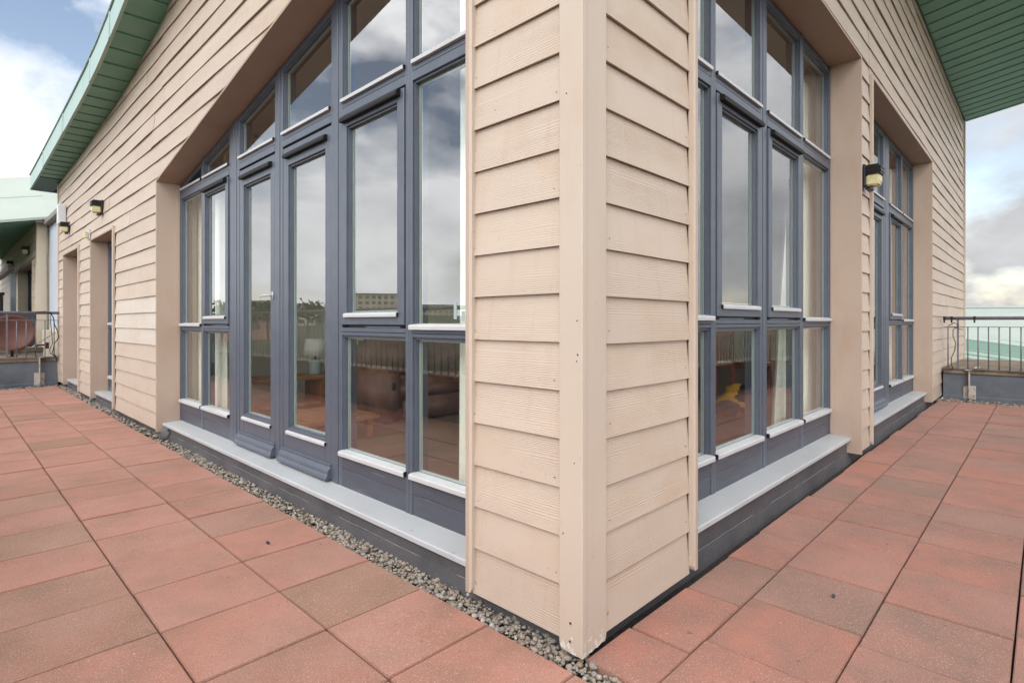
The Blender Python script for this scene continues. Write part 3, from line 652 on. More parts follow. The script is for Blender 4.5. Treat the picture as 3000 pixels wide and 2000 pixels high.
# ------------------------------------------------------------------ wall lights and small fittings
def wall_light(m,s,z,d,label,k=1.0,dirty=False,group='bulkhead wall lights'):
    r=empty('wall_light',m(s,d,z-.11*k),None,label,'wall light',group)
    w=.062*k
    bm=bmesh.new(); addbox(bm,m,s-w-.012*k,s+w+.012*k,d-.022*k,d-.001,z-.085*k,z+.105*k); finish(bm,'back_plate','black',r,bev=.006*k)
    bm=bmesh.new(); pts=[(d-.020*k,z-.115*k),(d-.058*k,z-.108*k),(d-.062*k,z-.090*k),(d-.022*k,z-.080*k)]
    a=[bm.verts.new(m(s-w*1.1,p,q)) for p,q in pts]; b=[bm.verts.new(m(s+w*1.1,p,q)) for p,q in pts]
    bm.faces.new(a); bm.faces.new(b[::-1])
    for i in range(4): bm.faces.new((a[i],a[(i+1)%4],b[(i+1)%4],b[i]))
    finish(bm,'lamp_bracket','black',r,bev=.003*k)
    for i in range(5):
        e=.004*k*(i%2); zz=z+.012*k+i*.0165*k
        bm=bmesh.new(); addbox(bm,m,s-w-.006*k-e,s+w+.006*k+e,d-.128*k-e-(.004*k if i<4 else -.008*k),d-.021*k,zz,zz+.0160*k); finish(bm,'hood_fin','black',r,bev=.003*k)
    bm=bmesh.new(); pts=[(d-.0235*k,z+.011*k),(d-.122*k,z+.011*k),(d-.122*k,z-.060*k),(d-.105*k,z-.082*k),(d-.0235*k,z-.082*k)]
    a=[bm.verts.new(m(s-w,p,q)) for p,q in pts]; b=[bm.verts.new(m(s+w,p,q)) for p,q in pts]
    bm.faces.new(a); bm.faces.new(b[::-1])
    for i in range(5): bm.faces.new((a[i],a[(i+1)%5],b[(i+1)%5],b[i]))
    finish(bm,'diffuser','lens',r,bev=.010*k,seg=2,smooth=False)
    if dirty:
        bm=bmesh.new(); addblob(bm,m(s,d-.075*k,z+.094*k),(.05,.05,.012),2,.15,R,False); finish(bm,'droppings','white',r,smooth=True)
    return r
wall_light(mL,8.35,2.80,.012,'black and yellow wall light above the two narrow side windows, clean hood',.98)
wall_light(mL,11.22,2.86,.012,'white-splashed wall light hanging right below the white alarm box',.98,True)
wall_light(mR,4.24,2.50,.012,'black ribbed wall light with yellowed diffuser on the pier between right-hand windows',1.05)
ab=empty('alarm_box',mL(11.7,0,3.0),None,'narrow white plastic alarm box near the far end of the left wall','alarm box')
bm=bmesh.new(); addprism(bm,mL,[(11.52,2.96),(11.75,2.96),(11.75,3.30),(11.72,3.33),(11.55,3.33),(11.52,3.30)],-.10,.012); finish(bm,'cover','white',ab,bev=.012,seg=2)
bm=bmesh.new(); addblob(bm,mL(11.54,-.1005,3.16),(.004,.01,.01),1,0,R,False); finish(bm,'cover_screw','black',ab)
sb=empty('sensor_box',mL(9.3,0,2.46),None,'small ivory sensor box on a grey plate between the side windows','sensor')
box('back_plate',mL,9.22,9.33,-.006,.012,2.45,2.60,'bluewall',sb,bev=.002); box('sensor_cover',mL,9.24,9.32,-.055,-.0065,2.47,2.56,'ivory',sb,bev=.006)

# ------------------------------------------------------------------ parapets and railings
def parapet(m,s0,s1,zt,zc,label,thick=.34):
    """m(s,d,z): d outward from the terrace"""
    r=empty('parapet_wall',m((s0+s1)/2,.1,0),None,label,'parapet')
    bm=bmesh.new(); n=max(2,int(abs(s1-s0)/.25)); rg=random.Random(int(abs(s0)*10)+3); pv=None
    for i in range(n+1):
        s=s0+(s1-s0)*i/n; c=[bm.verts.new(m(s,rg.uniform(-.006,.006),-.06)),bm.verts.new(m(s,rg.uniform(-.002,.008),.05)),bm.verts.new(m(s,.012+rg.uniform(-.004,.004),.06)),bm.verts.new(m(s,.014+rg.uniform(-.004,.004),zt)),bm.verts.new(m(s,thick-.03,zt)),bm.verts.new(m(s,thick-.03,-.06))]
        if pv:
            for k in range(6): bm.faces.new((pv[k],pv[(k+1)%6],c[(k+1)%6],c[k]))
        else: bm.faces.new(c)
        pv=c
    bm.faces.new(pv[::-1]); finish(bm,'upstand','upstand',r)
    s=s0; st=1.1 if s1>s0 else -1.1
    while (s1-s)*st>1e-3:
        e=s+st
        if (s1-e)*st<.4: e=s1
        box('coping_stone',m,s+.004*(1 if st>0 else -1),e-.004*(1 if st>0 else -1),-.015+R.uniform(-.004,.004),thick,zt+.001,zc,'coping',r,bev=.006); s=e
    return r
def railing(m,s0,s1,d,zb,zm,zt,pitch,label,brackets=(),zpl=.24,group='metal railings on the parapets'):
    r=empty('railing',m((s0+s1)/2,d,zb),None,label,'railing',group); sg=1 if s1>s0 else -1
    tube('handrail',[m(s0,d,zt),m(s1,d,zt)],.026,'rail',r,n=10)
    box('top_rail',m,min(s0,s1),max(s0,s1),d-.018,d+.018,zm-.005,zm+.005,'rail',r,bev=0); box('bottom_rail',m,min(s0,s1),max(s0,s1),d-.018,d+.018,zb-.005,zb+.005,'rail',r,bev=0)
    n=int(abs(s1-s0)/pitch); first=None; post=None
    for i in range(n+1):
        s=s0+sg*(.06+i*pitch)
        if (s1-s)*sg<0: break
        big=(i%10==1)
        if big:
            if post is None:
                bm=bmesh.new(); addbox(bm,m,s-.012,s+.012,d-.010,d+.010,zb,zt-.02); post=finish(bm,'railing_post','rail',r); ps=s; pw=WP[post.name].copy()
            else:
                off=Vector(m(s,d,0))-Vector(m(ps,d,0)); clone(post,r,pw+off)
        else:
            if first is None:
                bm=bmesh.new(); addtube(bm,[m(s,d,zb+.006),m(s,d,zm-.006)],.0085,6); first=finish(bm,'baluster','rail',r,smooth=True); fs=s; fw=WP[first.name].copy()
            else:
                off=Vector(m(s,d,0))-Vector(m(fs,d,0)); clone(first,r,fw+off)
    for s in brackets:
        box('bracket_plate',m,s-.075,s+.075,-.012,-.002,.015,zpl,'bracket',r,bev=.001)
        box('bracket_fin',m,s-.008,s+.008,-.085,-.012,.04,zb-.006,'bracket',r,bev=.001); box('bracket_arm',m,s-.03,s+.05,-.085,d+.01,zb-.018,zb-.0055,'bracket',r,bev=.001)
        for a in (-.05,.05):
            for z in (.04,zpl-.025):
                bm=bmesh.new(); addblob(bm,m(s+a,-.013,z),(.009,.009,.009),1,0,R,False); finish(bm,'bolt','bracket',r,smooth=True)
YPL,XPR=12.45,9.47
mPL=lambda s,d,z:(s,YPL+d,z); mPR=lambda s,d,z:(XPR+d,s,z)
mFL=lambda s,d,z:(-2.25-d,s,z); mFR=lambda s,d,z:(s,-2.25-d,z)
parapet(mPL,-2.2,.0,.46,.535,'dark felted parapet with brown coping at the far end of the left terrace')
railing(mPL,-2.25,.03,-.03,.55,1.235,1.375,.133,'grey railing in front of the brown satellite dish',(-.275,-1.6),.25)
parapet(mPR,.0,-2.2,.40,.49,'dark felted parapet with deep brown coping at the far end of the right terrace',2.75)
railing(mPR,-.005,-2.25,-.03,.476,1.127,1.26,.1205,'grey railing at the far right in front of pale green roofs',(-.325,-1.5),.22)
parapet(mFL,-2.6,12.44,.46,.535,'long parapet mirrored in the left window wall')
railing(mFL,-2.25,12.42,-.03,.55,1.235,1.375,.133,'long railing mirrored in the left window wall',(),.25)
parapet(mFR,-2.25,9.46,.42,.50,'long parapet mirrored in the right window wall')
railing(mFR,-2.2,9.44,-.03,.49,1.15,1.29,.125,'long railing mirrored in the right window wall',(),.25)
# clips and cables on the right railing
cl=empty('cable',(XPR-.05,-.12,.5),None,'thin black cable looped on the right railing beside the wall','cable')
tube('cable_run',[(9.42,-.07,1.14),(9.40,-.14,1.19),(9.40,-.20,1.16),(9.41,-.17,1.12),(9.40,-.13,1.08),(9.40,-.13,.98),(9.41,-.16,.88),(9.41,-.15,.76),(9.40,-.11,.65),(9.40,-.11,.55),(9.40,-.13,.46)],.006,'cable',cl,n=6)
tube('cable_tail',[(9.40,-.10,1.13),(9.40,-.18,1.11),(9.41,-.25,1.08)],.005,'cable',cl,n=6)
for s in (-.02,-.11,-.385):
    c=empty('cable_clip',(XPR-.03,s,1.2),None,{-.02:'black plug at the wall end of the right handrail',-.11:'black cable clip nearest the wall on the right handrail',-.385:'black cable clip farther along the right handrail'}[s],'clip')
    box('clip_band',mPR,s-.016,s+.016,-.062,.002,1.232,1.290,'black',c,bev=.003); box('clip_tail',mPR,s-.010,s+.010,-.066,-.03,1.19,1.2315,'black',c,bev=.003)
box('lead_flashing',mPR,-.43,-.37,-.02,.345,.4905,.497,'bluewall',None,bev=.002,label='grey lead strip lying across the right-hand coping',cat='flashing')
# cables on the left railing
cl=empty('cable',(-.1,YPL-.05,.5),None,'tangle of black cables hanging on the left railing beside the wall','cable')
tube('cable_run',[(-.33,12.38,1.39),(-.2,12.38,1.40),(-.12,12.37,1.38),(-.08,12.38,1.30),(-.06,12.37,1.15),(-.01,12.38,1.02),(.0,12.37,.90),(-.06,12.38,.80),(-.08,12.37,.68),(-.10,12.38,.60),(-.04,12.37,.53),(-.03,12.38,.47)],.008,'cable',cl,n=6)
tube('cable_run',[(-.11,12.39,1.39),(-.12,12.37,1.2),(-.10,12.38,1.0),(-.09,12.38,.80),(-.13,12.37,.68),(-.12,12.38,.60),(-.05,12.37,.575),(-.03,12.38,.52)],.006,'cable',cl,n=6)
tube('cable_run',[(-.30,12.38,.78),(-.34,12.37,.66),(-.33,12.38,.58),(-.26,12.37,.52),(-.18,12.38,.47)],.007,'cable',cl,n=6)
ae=empty('aerial',(-.2,12.9,.54),None,'bent whitish aerial arm behind the left railing','aerial')
tube('aerial_arm',[(-.34,12.85,.72),(-.25,12.9,.80),(.02,12.95,1.0)],.012,'bracket',ae,n=6); tube('aerial_boom',[(-.42,12.95,.74),(-.10,13.0,.755)],.016,'screw',ae,n=6)
box('aerial_mount',mW,-.13,-.08,12.95,13.02,.68,.80,'screw',ae,bev=.004)
# satellite dish
ds=empty('satellite_dish',(-.6,12.85,.535),None,'brown satellite dish behind the left railing','satellite dish')
bm=bmesh.new(); rings=[]; cx,cy,cz=-.615,12.95,1.0; rad=.345
for sd in (0,.022):
    for j in range(7):
        rr=rad*j/6; dep=.11*(rr/rad)**2
        rings.append((sd,[bm.verts.new((cx+rr*math.cos(t)*.98,cy-.09+dep*-1+.11+sd,cz+rr*math.sin(t)+(dep-.1)*-.25)) for t in [2*math.pi*k/32 for k in range(32)]] if j else [bm.verts.new((cx,cy+.02+sd,cz))]))
for base in (0,7):
    for j in range(1,7):
        a=rings[base+j-1][1]; b=rings[base+j][1]
        for k in range(32):
            if len(a)==1: bm.faces.new((a[0],b[k],b[(k+1)%32]))
            else: bm.faces.new((a[k],b[k],b[(k+1)%32],a[(k+1)%32]))
a=rings[6][1]; b=rings[13][1]
for k in range(32): bm.faces.new((a[k],a[(k+1)%32],b[(k+1)%32],b[k]))
finish(bm,'reflector','dish',ds,smooth=True)
tube('feed_arm',[(cx-.05,12.78,.68),(-.9,12.60,.70),(-1.02,12.55,.74)],.014,'bracket',ds,n=6); tube('mast',[(cx,13.05,.54),(cx,13.05,1.05)],.024,'screw',ds,n=8)
box('mast_foot',mW,cx-.08,cx+.08,12.98,13.12,.5351,.545,'screw',ds,bev=.001)

# ------------------------------------------------------------------ neighbouring building beyond the left parapet
NB=empty('neighbour_building',(0,16,0),None,'neighbouring cream boarded block with pale green roof at the far left','building')
YN=15.8; c1=0.0; c2=.20
box('upper_terrace_floor',mW,-3.2,2,12.79,30,-.3,.25,'bed',bev=0,kind='structure')
nw=empty('wall',(0,18,.2),NB)
nz=[.3+.19*k for k in range(18)]
for z in nz:
    segs=[(15.98,16.62),(20.4,21.6)] if z<2.62 else [(15.98,28)]
    if z<2.62: segs.append((22.5,28))
    for a,b in segs:
        plank(mL,nw,a,b,z,c1-.0,None,'nb_board',.001,slack=.03)
box('wall_core',mL,16.62,28,c1+.32,c1+.5,.25,3.7,'nb_wall',nw,bev=0); box('wall_core',mL,15.95,16.62,c1+.02,c1+.5,.25,3.6,'nb_wall',nw,bev=0); box('wall_core',mL,20.4,21.6,c1+.02,c1+.5,.25,3.6,'nb_wall',nw,bev=0)
box('corner_pier',mW,c1-.004,c2+.3,YN,15.975,.25,3.62,'nb_wall',nw,bev=.004)
box('recessed_wall',mW,c2+.02,c2+.4,12.6,YN-.001,.25,3.5,'bluewall',nw,bev=0); box('coping_block',mW,c2-.12,c2+.4,13.4,15.7,.3,1.02,'nb_wall',nw,bev=.01)
box('opening_jamb',mL,20.38,20.4,c1,.3,.3,2.68,'nb_wall',nw); box('opening_head',mL,16.62,20.4,c1,.3,2.68,2.7,'head',nw,bev=0); box('opening_trim',mL,16.56,16.62,c1-.02,.02,.3,2.72,'nb_wall',nw); box('opening_jamb',mL,22.48,22.5,c1,.3,.3,2.68,'nb_wall',nw)
nwn=empty('window',(0.25,18,.3),NB); ring('window_frame',mL,rectp(16.62,20.38,.3,2.67),.1,.22,.3,'dark',nwn); sheet('pane',mL,rectp(16.72,20.28,.4,2.57),.25,'glass',nwn); box('mullion',mL,18.3,18.4,.21,.3,.4,2.57,'dark',nwn)
# gutter, downpipe, roof with broad sloping soffit
ng=empty('roof',(0,16,3.6),NB)
bm=bmesh.new(); addprism(bm,lambda s,d,z:(s,d,z),[(-2.6,2.92),(.02,3.56),(.02,3.66),(-2.6,3.02)],15.62,27); finish(bm,'soffit_base','roofdark',ng)
for i in range(34):
    y=15.63+i*.33; bm=bmesh.new(); addprism(bm,lambda s,d,z:(s,d,z),[(-2.58,2.905),(.0,3.540),(.0,3.562),(-2.58,2.925)],y+.02,y+.31); finish(bm,'soffit_board','soffit',ng)
bm=bmesh.new(); hexa(bm,[(-2.65,15.5,2.94),(.2,15.5,3.60),(.2,18.6,5.05),(-2.65,18.6,4.4),(-2.65,15.5,3.0),(.2,15.5,3.66),(.2,18.6,5.15),(-2.65,18.6,4.5)]); finish(bm,'roof_sheet','roofpale',ng)
bm=bmesh.new(); hexa(bm,[(.201,15.5,3.60),(4.5,15.5,4.2),(4.5,18.6,5.6),(.201,18.6,5.05),(.201,15.5,3.66),(4.5,15.5,4.26),(4.5,18.6,5.7),(.201,18.6,5.15)]); finish(bm,'roof_sheet','roofpale',ng)
bm=bmesh.new(); hexa(bm,[(-2.65,16.95,3.66),(.2,16.95,4.32),(.2,16.99,4.34),(-2.65,16.99,3.68),(-2.65,16.95,3.705),(.2,16.95,4.365),(.2,16.99,4.385),(-2.65,16.99,3.725)]); finish(bm,'roof_seam','roofpale2',ng)
box('gutter',mW,-.06,c2+.05,15.55,15.70,3.50,3.62,'gutter',ng,bev=.01); box('gutter',mW,c2-.10,c2+.02,12.7,15.55,3.45,3.57,'gutter',ng,bev=.01)
tube('downpipe',[(c2-.005,15.74,3.5),(c2-.02,15.74,2.6),(c2-.01,15.74,1.5),(c2-.02,15.74,.3)],.018,'gutter',ng,n=6)
box('gutter',mL,19.0,24,-.30,-.16,2.60,2.74,'gutter',ng,bev=.01); box('downpipe',mL,19.85,20.1,-.2,-.08,.3,2.6,'bluewall',ng,bev=.01)
wall_light(mL,17.45,3.02,.0,'small wall light under the neighbouring roof, left of its corner pier',1.1,True)
wall_light(mL,22.0,3.0,.0,'farthest wall light on the neighbouring block at the left picture edge',1.1)
bx=empty('plant_box',(-.9,14.2,.25),None,'dark grey slatted screen behind the satellite dish','screen')
for i in range(7): box('slat',mW,-1.6,-.16,14.2,14.24,.70+i*.098,.70+i*.098+.094,'dark',bx,bev=.002)
box('screen_post',mW,-.20,-.15,14.241,14.3,.25,1.40,'dark',bx); box('screen_post',mW,-1.6,-1.55,14.241,14.3,.25,1.40,'dark',bx)
box('low_coping',mW,-2.4,-.12,13.35,13.75,.60,.70,'coping',None,bev=.008,label='second pale stone coping behind the left railing',cat='coping')
box('coping_base',mW,-2.4,-.12,13.4,13.7,.25,.599,'nb_wall',None,bev=0,label='low rendered wall under the second coping',cat='wall')
bb=empty('storage_box',(-.8,20,.25),None,'black box standing beside the neighbouring block at the left edge','box'); box('box_body',mW,-1.6,-.42,18.5,19.2,.25,1.9,'black',bb,bev=.02); box('box_lid',mW,-1.62,-.40,18.48,19.22,1.901,1.98,'black',bb,bev=.01)

# ------------------------------------------------------------------ pale green roofs beyond the right railing
GR=empty('green_roof_building',(16,-3,-6),None,'lower building with pale green ribbed metal roofs beyond the right railing','building')
box('wall',mW,15.4,34,-3.3,4.8,-9,-1.65,'nb_wall',GR,bev=0)
def slope(name,pts,mat,par,th=.06):
    bm=bmesh.new(); hexa(bm,[(x,y,z-th) for x,y,z in pts]+list(pts)); return finish(bm,name,mat,par)
rf=empty('roof',(18,-2,0),GR)
def lerp(a,b,t): return tuple(a[i]+(b[i]-a[i])*t for i in range(3))
def ribbed(A,Bp,C,D,n,mat,ribmat,rw=.06,rh=.05):
    slope('roof_sheet',[A,Bp,C,D],mat,rf)
    for i in range(n+1):
        t=i/n; p=lerp(A,Bp,t); q=lerp(D,C,t); dv=Vector(Bp)-Vector(A); dv.normalize(); dv*=rw
        bm=bmesh.new(); hexa(bm,[(p[0],p[1],p[2]+.001),(p[0]+dv.x,p[1]+dv.y,p[2]+dv.z+.001),(q[0]+dv.x,q[1]+dv.y,q[2]+dv.z+.001),(q[0],q[1],q[2]+.001),(p[0],p[1],p[2]+rh),(p[0]+dv.x,p[1]+dv.y,p[2]+dv.z+rh),(q[0]+dv.x,q[1]+dv.y,q[2]+dv.z+rh),(q[0],q[1],q[2]+rh)])
        finish(bm,'standing_seam',ribmat,rf)
# near slope rising away; ribs run across
ribbed((15.2,4,-.25),(21.4,4,.78),(21.4,-1.6,-.06),(15.2,-1.6,-1.09),10,'roofpale','roofpale2',.17,.05)
# step face between the two slopes
slope('roof_step',[(21.45,4,.40),(21.5,4,1.12),(21.5,-3.6,-.02),(21.45,-3.6,-.75)],'roofpale2',rf)
ribbed((21.6,5,1.25),(33,5,1.95),(33,-3.8,1.75),(21.6,-3.8,-.05),14,'roofpale','roofpale2',.12,.04)
slope('ridge_cap',[(33,5,1.96),(36,5,2.05),(36,-4,2.0),(33,-4,1.76)],'roofpale',rf)
slope('hip_slope',[(15.1,-1.65,-1.09),(21.4,-1.65,-.06),(21.4,-3.4,-.6),(15.1,-3.4,-1.6)],'roofdark',rf); slope('hip_edge',[(15.1,-1.60,-1.06),(21.4,-1.60,-.02),(21.4,-1.72,-.03),(15.1,-1.72,-1.07)],'strip',rf)

# ------------------------------------------------------------------ furniture behind the glass
def curtain(m,s0,s1,z0,z1,d,label,taper=None,folds=7):
    o=empty('curtain',m((s0+s1)/2,d,z0),None,label,'curtain'); bm=bmesh.new(); nz=14; ns=folds*6; cols=[]
    for side in (0,1):
        g=[]
        for j in range(nz+1):
            z=z0+(z1-z0)*j/nz; t=j/nz; a,b=s0,s1
            if taper: a,b=taper(t,s0,s1)
            g.append([bm.verts.new(m(a+(b-a)*i/ns,d+.035*math.sin(i/6*2*math.pi+.4*math.sin(3*t))*(1-.25*t)+.004*side,z)) for i in range(ns+1)])
        cols.append(g)
        for j in range(nz):
            for i in range(ns): bm.faces.new((g[j][i],g[j][i+1],g[j+1][i+1],g[j+1][i]))
    finish(bm,'curtain_cloth','curtain',o,smooth=True)
tp=lambda t,a,b:(a+.16*math.exp(-((t-.33)/.16)**2),b)
curtain(mL,4.72,5.76,.17,3.0,.43,'cream curtain bunched at the far end of the left window wall',lambda t,a,b:(a+.12*t,b),9)
curtain(mL,.42,1.15,.15,3.35,.43,'cream curtain next to the corner pier in the left window wall')
curtain(mR,3.15,4.38,.17,3.4,.43,'cream curtain at the far end of the nearer right window wall',lambda t,a,b:(a+.40*min(1,t*1.5),b),9)
curtain(mR,7.85,9.5,.17,3.4,.43,'cream curtain behind the farther right window wall',None,13)
# recliner sofa
def sofa(label,x0,y0,w,dp,h,n):
    o=empty('sofa',(x0+w/2,y0+dp/2,.125),None,label,'sofa'); z=.126; aw=.24
    def cush(name,a,b,c,d,e,f,sx=1):
        bm=bmesh.new(); addbox(bm,mW,a,b,c,d,e,f); return finish(bm,name,'leather',o,bev=min(.07,(b-a)/3,(d-c)/3,(f-e)/3),seg=3,smooth=True)
    cush('base',x0+.03,x0+w-.03,y0+.05,y0+dp,z,z+.22)
    for s in (0,1): cush('armrest',x0+s*(w-aw),x0+s*(w-aw)+aw,y0,y0+dp-.1,z,z+.60)
    sw=(w-2*aw)/n
    for i in range(n):
        a=x0+aw+i*sw; cush('seat_cushion',a+.004,a+sw-.004,y0-.02,y0+dp-.25,z+.2205,z+.46)
        cush('footrest',a+.006,a+sw-.006,y0-.045,y0+.049,z+.03,z+.26)
        cush('back_cushion',a-.01 if i else a-.10,a+sw+(.10 if i==n-1 else .0),y0+dp-.42,y0+dp-.05,z+.4605,z+h-.16); cush('head_cushion',a+.02,a+sw-.02,y0+dp-.36,y0+dp-.02,z+h-.17,z+h)
    bm=bmesh.new(); addblob(bm,(x0+.12,y0-.004,z+.40),(.03,.008,.05),2,0,R,False); finish(bm,'recliner_handle','black',o,smooth=True)
sofa('brown leather reclining sofa seen through the left window wall',1.62,3.75,2.1,.98,1.02,2)
ft=empty('footstool',(1.2,1.6,.125),None,'dark brown leather footstool behind the window next to the pier','footstool')
box('stool_body',mW,1.02,1.62,1.30,1.86,.16,.44,'leather',ft,bev=.03,seg=2)
for a in (1.06,1.54):
    for b in (1.34,1.78): box('leg',mW,a,a+.04,b,b+.04,.126,.159,'black',ft)
sd=empty('sideboard',(1.3,5.1,.125),None,'long low wooden sideboard behind the double doors','sideboard')
box('top',mW,.55,2.6,4.95,5.40,.535,.575,'wood',sd,bev=.004); box('lower_shelf',mW,.60,2.55,4.98,5.38,.24,.27,'wood',sd)
for a in (.60,1.55,2.50): box('leg',mW,a,a+.05,4.97,5.38,.126,.534,'wood',sd)
lm=empty('table_lamp',(1.57,5.15,.575),None,'grey-green ceramic table lamp with pale shade on the sideboard','lamp')
bm=bmesh.new(); addtube(bm,[(1.57,5.15,.576),(1.57,5.15,.60),(1.57,5.15,.74),(1.57,5.15,.755)],[.075,.08,.08,.06],20); finish(bm,'lamp_base','lampgrey',lm,smooth=True)
tube('lamp_neck',[(1.57,5.15,.755),(1.57,5.15,.80)],.012,'black',lm); bm=bmesh.new(); addtube(bm,[(1.57,5.15,.80),(1.57,5.15,1.0)],[.15,.12],24); finish(bm,'lamp_shade','shade',lm,smooth=True)
ct=empty('coffee_table',(1.0,3.9,.125),None,'low orange wooden coffee table just inside the double doors','table')
box('top',mW,.62,1.32,3.35,4.15,.30,.335,'wood',ct,bev=.004)
for a in (.66,1.22):
    for b in (3.40,4.05): box('leg',mW,a,a+.055,b,b+.055,.126,.299,'wood',ct)
def chair(label,x,y,ang,first=None):
    ca,sa=math.cos(ang),math.sin(ang); mm=lambda s,d,z:(x+s*ca-d*sa,y+s*sa+d*ca,z)
    o=empty('dining_chair',(x,y,.125),None,label,'chair','mahogany dining chairs behind the glass')
    box('seat',mm,-.22,.22,-.21,.21,.54,.58,'redwood',o); box('seat_pad',mm,-.20,.20,-.19,.19,.581,.615,'seat',o,bev=.012)
    for s in (-.22,.18):
        box('leg',mm,s,s+.04,-.21,-.17,.126,.539,'redwood',o); box('back_leg',mm,s,s+.04,.17,.209,.126,1.12,'redwood',o)
    box('crest_rail',mm,-.178,.178,.172,.205,1.0,1.12,'redwood',o)
    for i in range(5): box('back_slat',mm,-.15+i*.066,-.115+i*.066,.182,.198,.62,.999,'redwood',o)
    box('apron',mm,-.178,.178,-.205,-.19,.47,.5395,'redwood',o)
chair('mahogany slat-back chair nearest the yellow jacket behind the right window',6.72,2.52,2.9); chair('mahogany chair to the right of the jacket behind the right window',7.12,2.08,2.5); chair('mahogany chair partly behind the cream curtain',7.55,1.72,2.2)
jk=empty('jacket',(5.1,1.55,.125),None,'yellow and black jacket heaped on the floor behind the right window','jacket')
bm=bmesh.new(); rg=random.Random(12)
JX,JY=.90,.22
def heap(name,mat,L_):
    bm=bmesh.new()
    for c,r in L_: addblob(bm,(c[0]+JX,c[1]+JY,.126+(c[2]-.126)*1.25),tuple(q*1.2 for q in r),3,.05,rg,False)
    finish(bm,name,mat,jk,smooth=True)
bm.free()
heap('yellow_sleeve','yellow',[((3.80+.085*k,1.26+.022*k+.02*math.sin(k*2),.19+.018*k+.02*math.sin(k*1.3)),(.11+.02*math.sin(k*1.7),.10-.006*k,.055-.003*k)) for k in range(10)]+[((3.98,1.22,.16),(.06,.05,.06)),((4.16,1.30,.19),(.10,.12,.05))])
heap('black_lining','bag',(((3.75,1.22,.20),(.14,.12,.08)),((4.40,1.28,.22),(.24,.12,.11)),((4.65,1.35,.24),(.22,.12,.12)),((4.05,1.20,.16),(.10,.06,.03))))

# ------------------------------------------------------------------ country around the roof terrace (mirrored in the glass)
bm=bmesh.new(); rg=random.Random(21); NR,NA=26,96; g=[]
for i in range(NR):
    r=16*(1.19**i)+(0 if i else 0); row=[]
    for k in range(NA):
        t=2*math.pi*k/NA; h=-13+min(1,(r/260)**1.1)*(15.5+2.5*math.sin(t*3+1)+1.6*math.sin(t*7))+rg.uniform(-.4,.4)*min(1,r/80)
        row.append(bm.verts.new((6+r*math.cos(t),6+r*math.sin(t),h)))
    g.append(row)
for a,b in zip(g,g[1:]):
    for k in range(NA): bm.faces.new((a[k],a[(k+1)%NA],b[(k+1)%NA],b[k]))
c=bm.verts.new((6,6,-13))
for k in range(NA): bm.faces.new((c,g[0][k],g[0][(k+1)%NA]))
finish(bm,'hillside','grass',None,smooth=True,kind='structure')
def block(label,az,dist,w,dp,z0,h,floors,nw,mat,roofh=0):
    dx,dy=math.cos(az),math.sin(az); x,y=dx*dist,dy*dist; ux,uy=-dy,dx; mm=lambda s,d,z:(x+ux*s+dx*d,y+uy*s+dy*d,z)
    o=empty('distant_block',(x,y,z0),None,label,'building'); box('wall',mm,-w/2,w/2,0,dp,z0-8,z0+h,mat,o,bev=0)
    if roofh:
        bm=bmesh.new(); hexa(bm,[mm(-w/2-.5,-.5,z0+h),mm(w/2+.5,-.5,z0+h),mm(w/2+.5,dp+.5,z0+h),mm(-w/2-.5,dp+.5,z0+h),mm(-w/2+2,dp/2-.3,z0+h+roofh),mm(w/2-2,dp/2-.3,z0+h+roofh),mm(w/2-2,dp/2+.3,z0+h+roofh),mm(-w/2+2,dp/2+.3,z0+h+roofh)]); finish(bm,'roof','slate',o)
    else: box('roof',mm,-w/2-.4,w/2+.4,-.4,dp+.4,z0+h,z0+h+.5,'slate',o,bev=0)
    fh=h/floors
    for f in range(floors):
        for i in range(nw):
            s=-w/2+(i+.5)*w/nw; box('window',mm,s-w/nw*.27,s+w/nw*.27,-.06,.05,z0+f*fh+fh*.25,z0+f*fh+fh*.8,'farglass',o,bev=0)
A=math.atan2
block('tan brick apartment block mirrored in the middle of the left window wall',A(.875,-.545),230,20,14,3.4,9.0,4,8,'tan')
block('long tan block mirrored beside the corner pier',A(.80,-.61),255,22,14,3.2,5.6,3,9,'tan')
block('red brick house with slate roof mirrored in the left-hand door',A(1.03,-.385),150,17,11,-1.2,4.6,2,5,'redbrick',3.4)
block('grey-roofed house mirrored in the right-hand door',A(.98,-.44),190,12,11,.3,4.4,2,4,'tan',2.8)
block('brick block beyond the right terrace railing',A(-.70,.72),210,40,14,0,7,3,14,'redbrick')
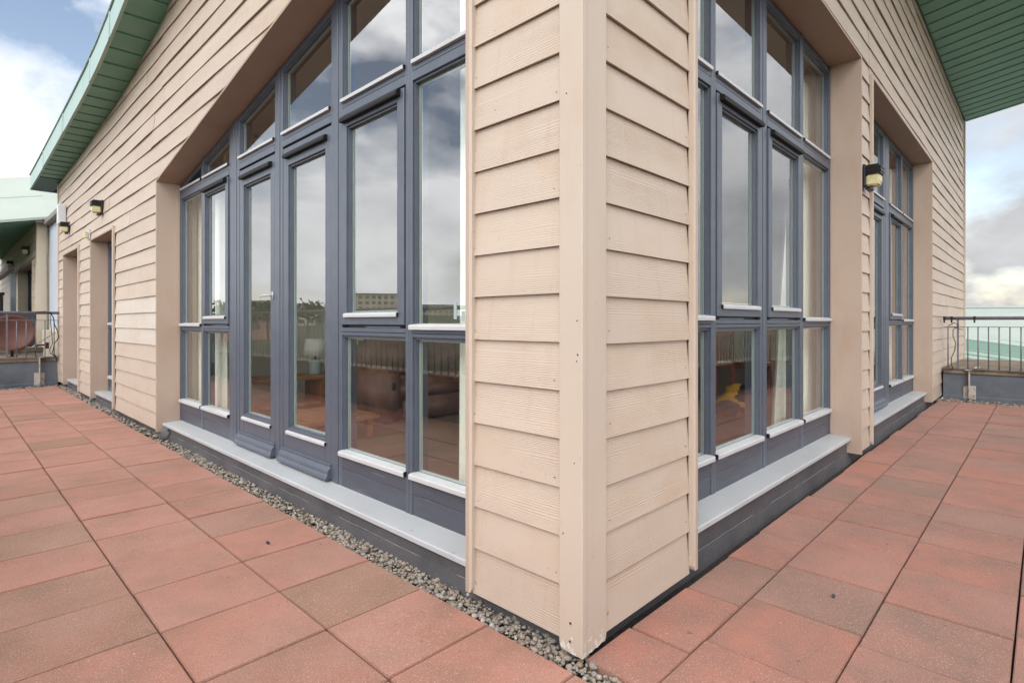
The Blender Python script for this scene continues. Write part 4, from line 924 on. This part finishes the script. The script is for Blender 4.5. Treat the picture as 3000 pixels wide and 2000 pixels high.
def tree(label,x,y,z0,h,cr,seed,n=420):
    rg=random.Random(seed); o=empty('tree',(x,y,z0),None,label,'tree','trees on the hillside'); bm=bmesh.new()
    addtube(bm,[(x,y,z0-1),(x+.2,y,z0+h*.35),(x,y+.2,z0+h*.7)],[h*.035,h*.026,h*.01],7)
    for k in range(6):
        t=rg.uniform(0,6.28); addtube(bm,[(x,y,z0+h*(.3+.06*k)),(x+math.cos(t)*cr*.7,y+math.sin(t)*cr*.7,z0+h*(.5+.07*k))],[h*.014,h*.004],5)
    finish(bm,'trunk','bark',o,smooth=True); bm=bmesh.new()
    cl=[(rg.gauss(0,.42)*cr,rg.gauss(0,.42)*cr,h*rg.uniform(.42,.92)) for _ in range(16)]
    for k in range(n):
        q=rg.choice(cl); p=Vector((x+q[0]+rg.gauss(0,.2)*cr,y+q[1]+rg.gauss(0,.2)*cr,z0+q[2]+rg.gauss(0,.07)*h)); s=cr*rg.uniform(.06,.13)
        u=Vector((rg.gauss(0,1),rg.gauss(0,1),rg.gauss(0,1))).normalized(); w=u.orthogonal().normalized(); v3=u.cross(w)
        bm.faces.new([bm.verts.new(p+w*s),bm.verts.new(p+v3*s*.7),bm.verts.new(p-w*s),bm.verts.new(p-v3*s*.7)])
    finish(bm,'crown','leaf',o)
tl=[('bare-topped tree mirrored in the left-hand door',(-.40,1.02),120,7),('broad tree mirrored in the right-hand door',(-.455,.97),130,8),('round tree left of the tan apartment block in the mirrored view',(-.50,.92),190,8),('round tree right of the tan apartment block in the mirrored view',(-.58,.85),180,7),('dark tree mirrored in the first narrow pane of the left wall',(-.33,1.06),95,7),('tree beyond the right terrace railing, nearer the corner',(.62,-.78),120,8),('tree beyond the right terrace railing, farther off',(.9,-.5),140,8)]
for i,(lb,dv,dist,h) in enumerate(tl):
    n=math.hypot(*dv); tree(lb,dv[0]/n*dist,dv[1]/n*dist,-3.0+min(1,dist/260)*4.0,h*.9,h*.55,40+i)
# small litter on the slabs
for (x,y,s,lb) in ((-.33,1.86,.014,'small dark stone on the slab in front of the double doors'),(1.15,-.50,.010,'small dark crumb on the right-hand paving near the pier')):
    o=empty('stone',(x,y,.0),None,lb,'stone'); bm=bmesh.new(); addblob(bm,(x,y,s*.35+.002),(s,s*.8,s*.5),2,.1); finish(bm,'stone_body','dark',o,smooth=True)
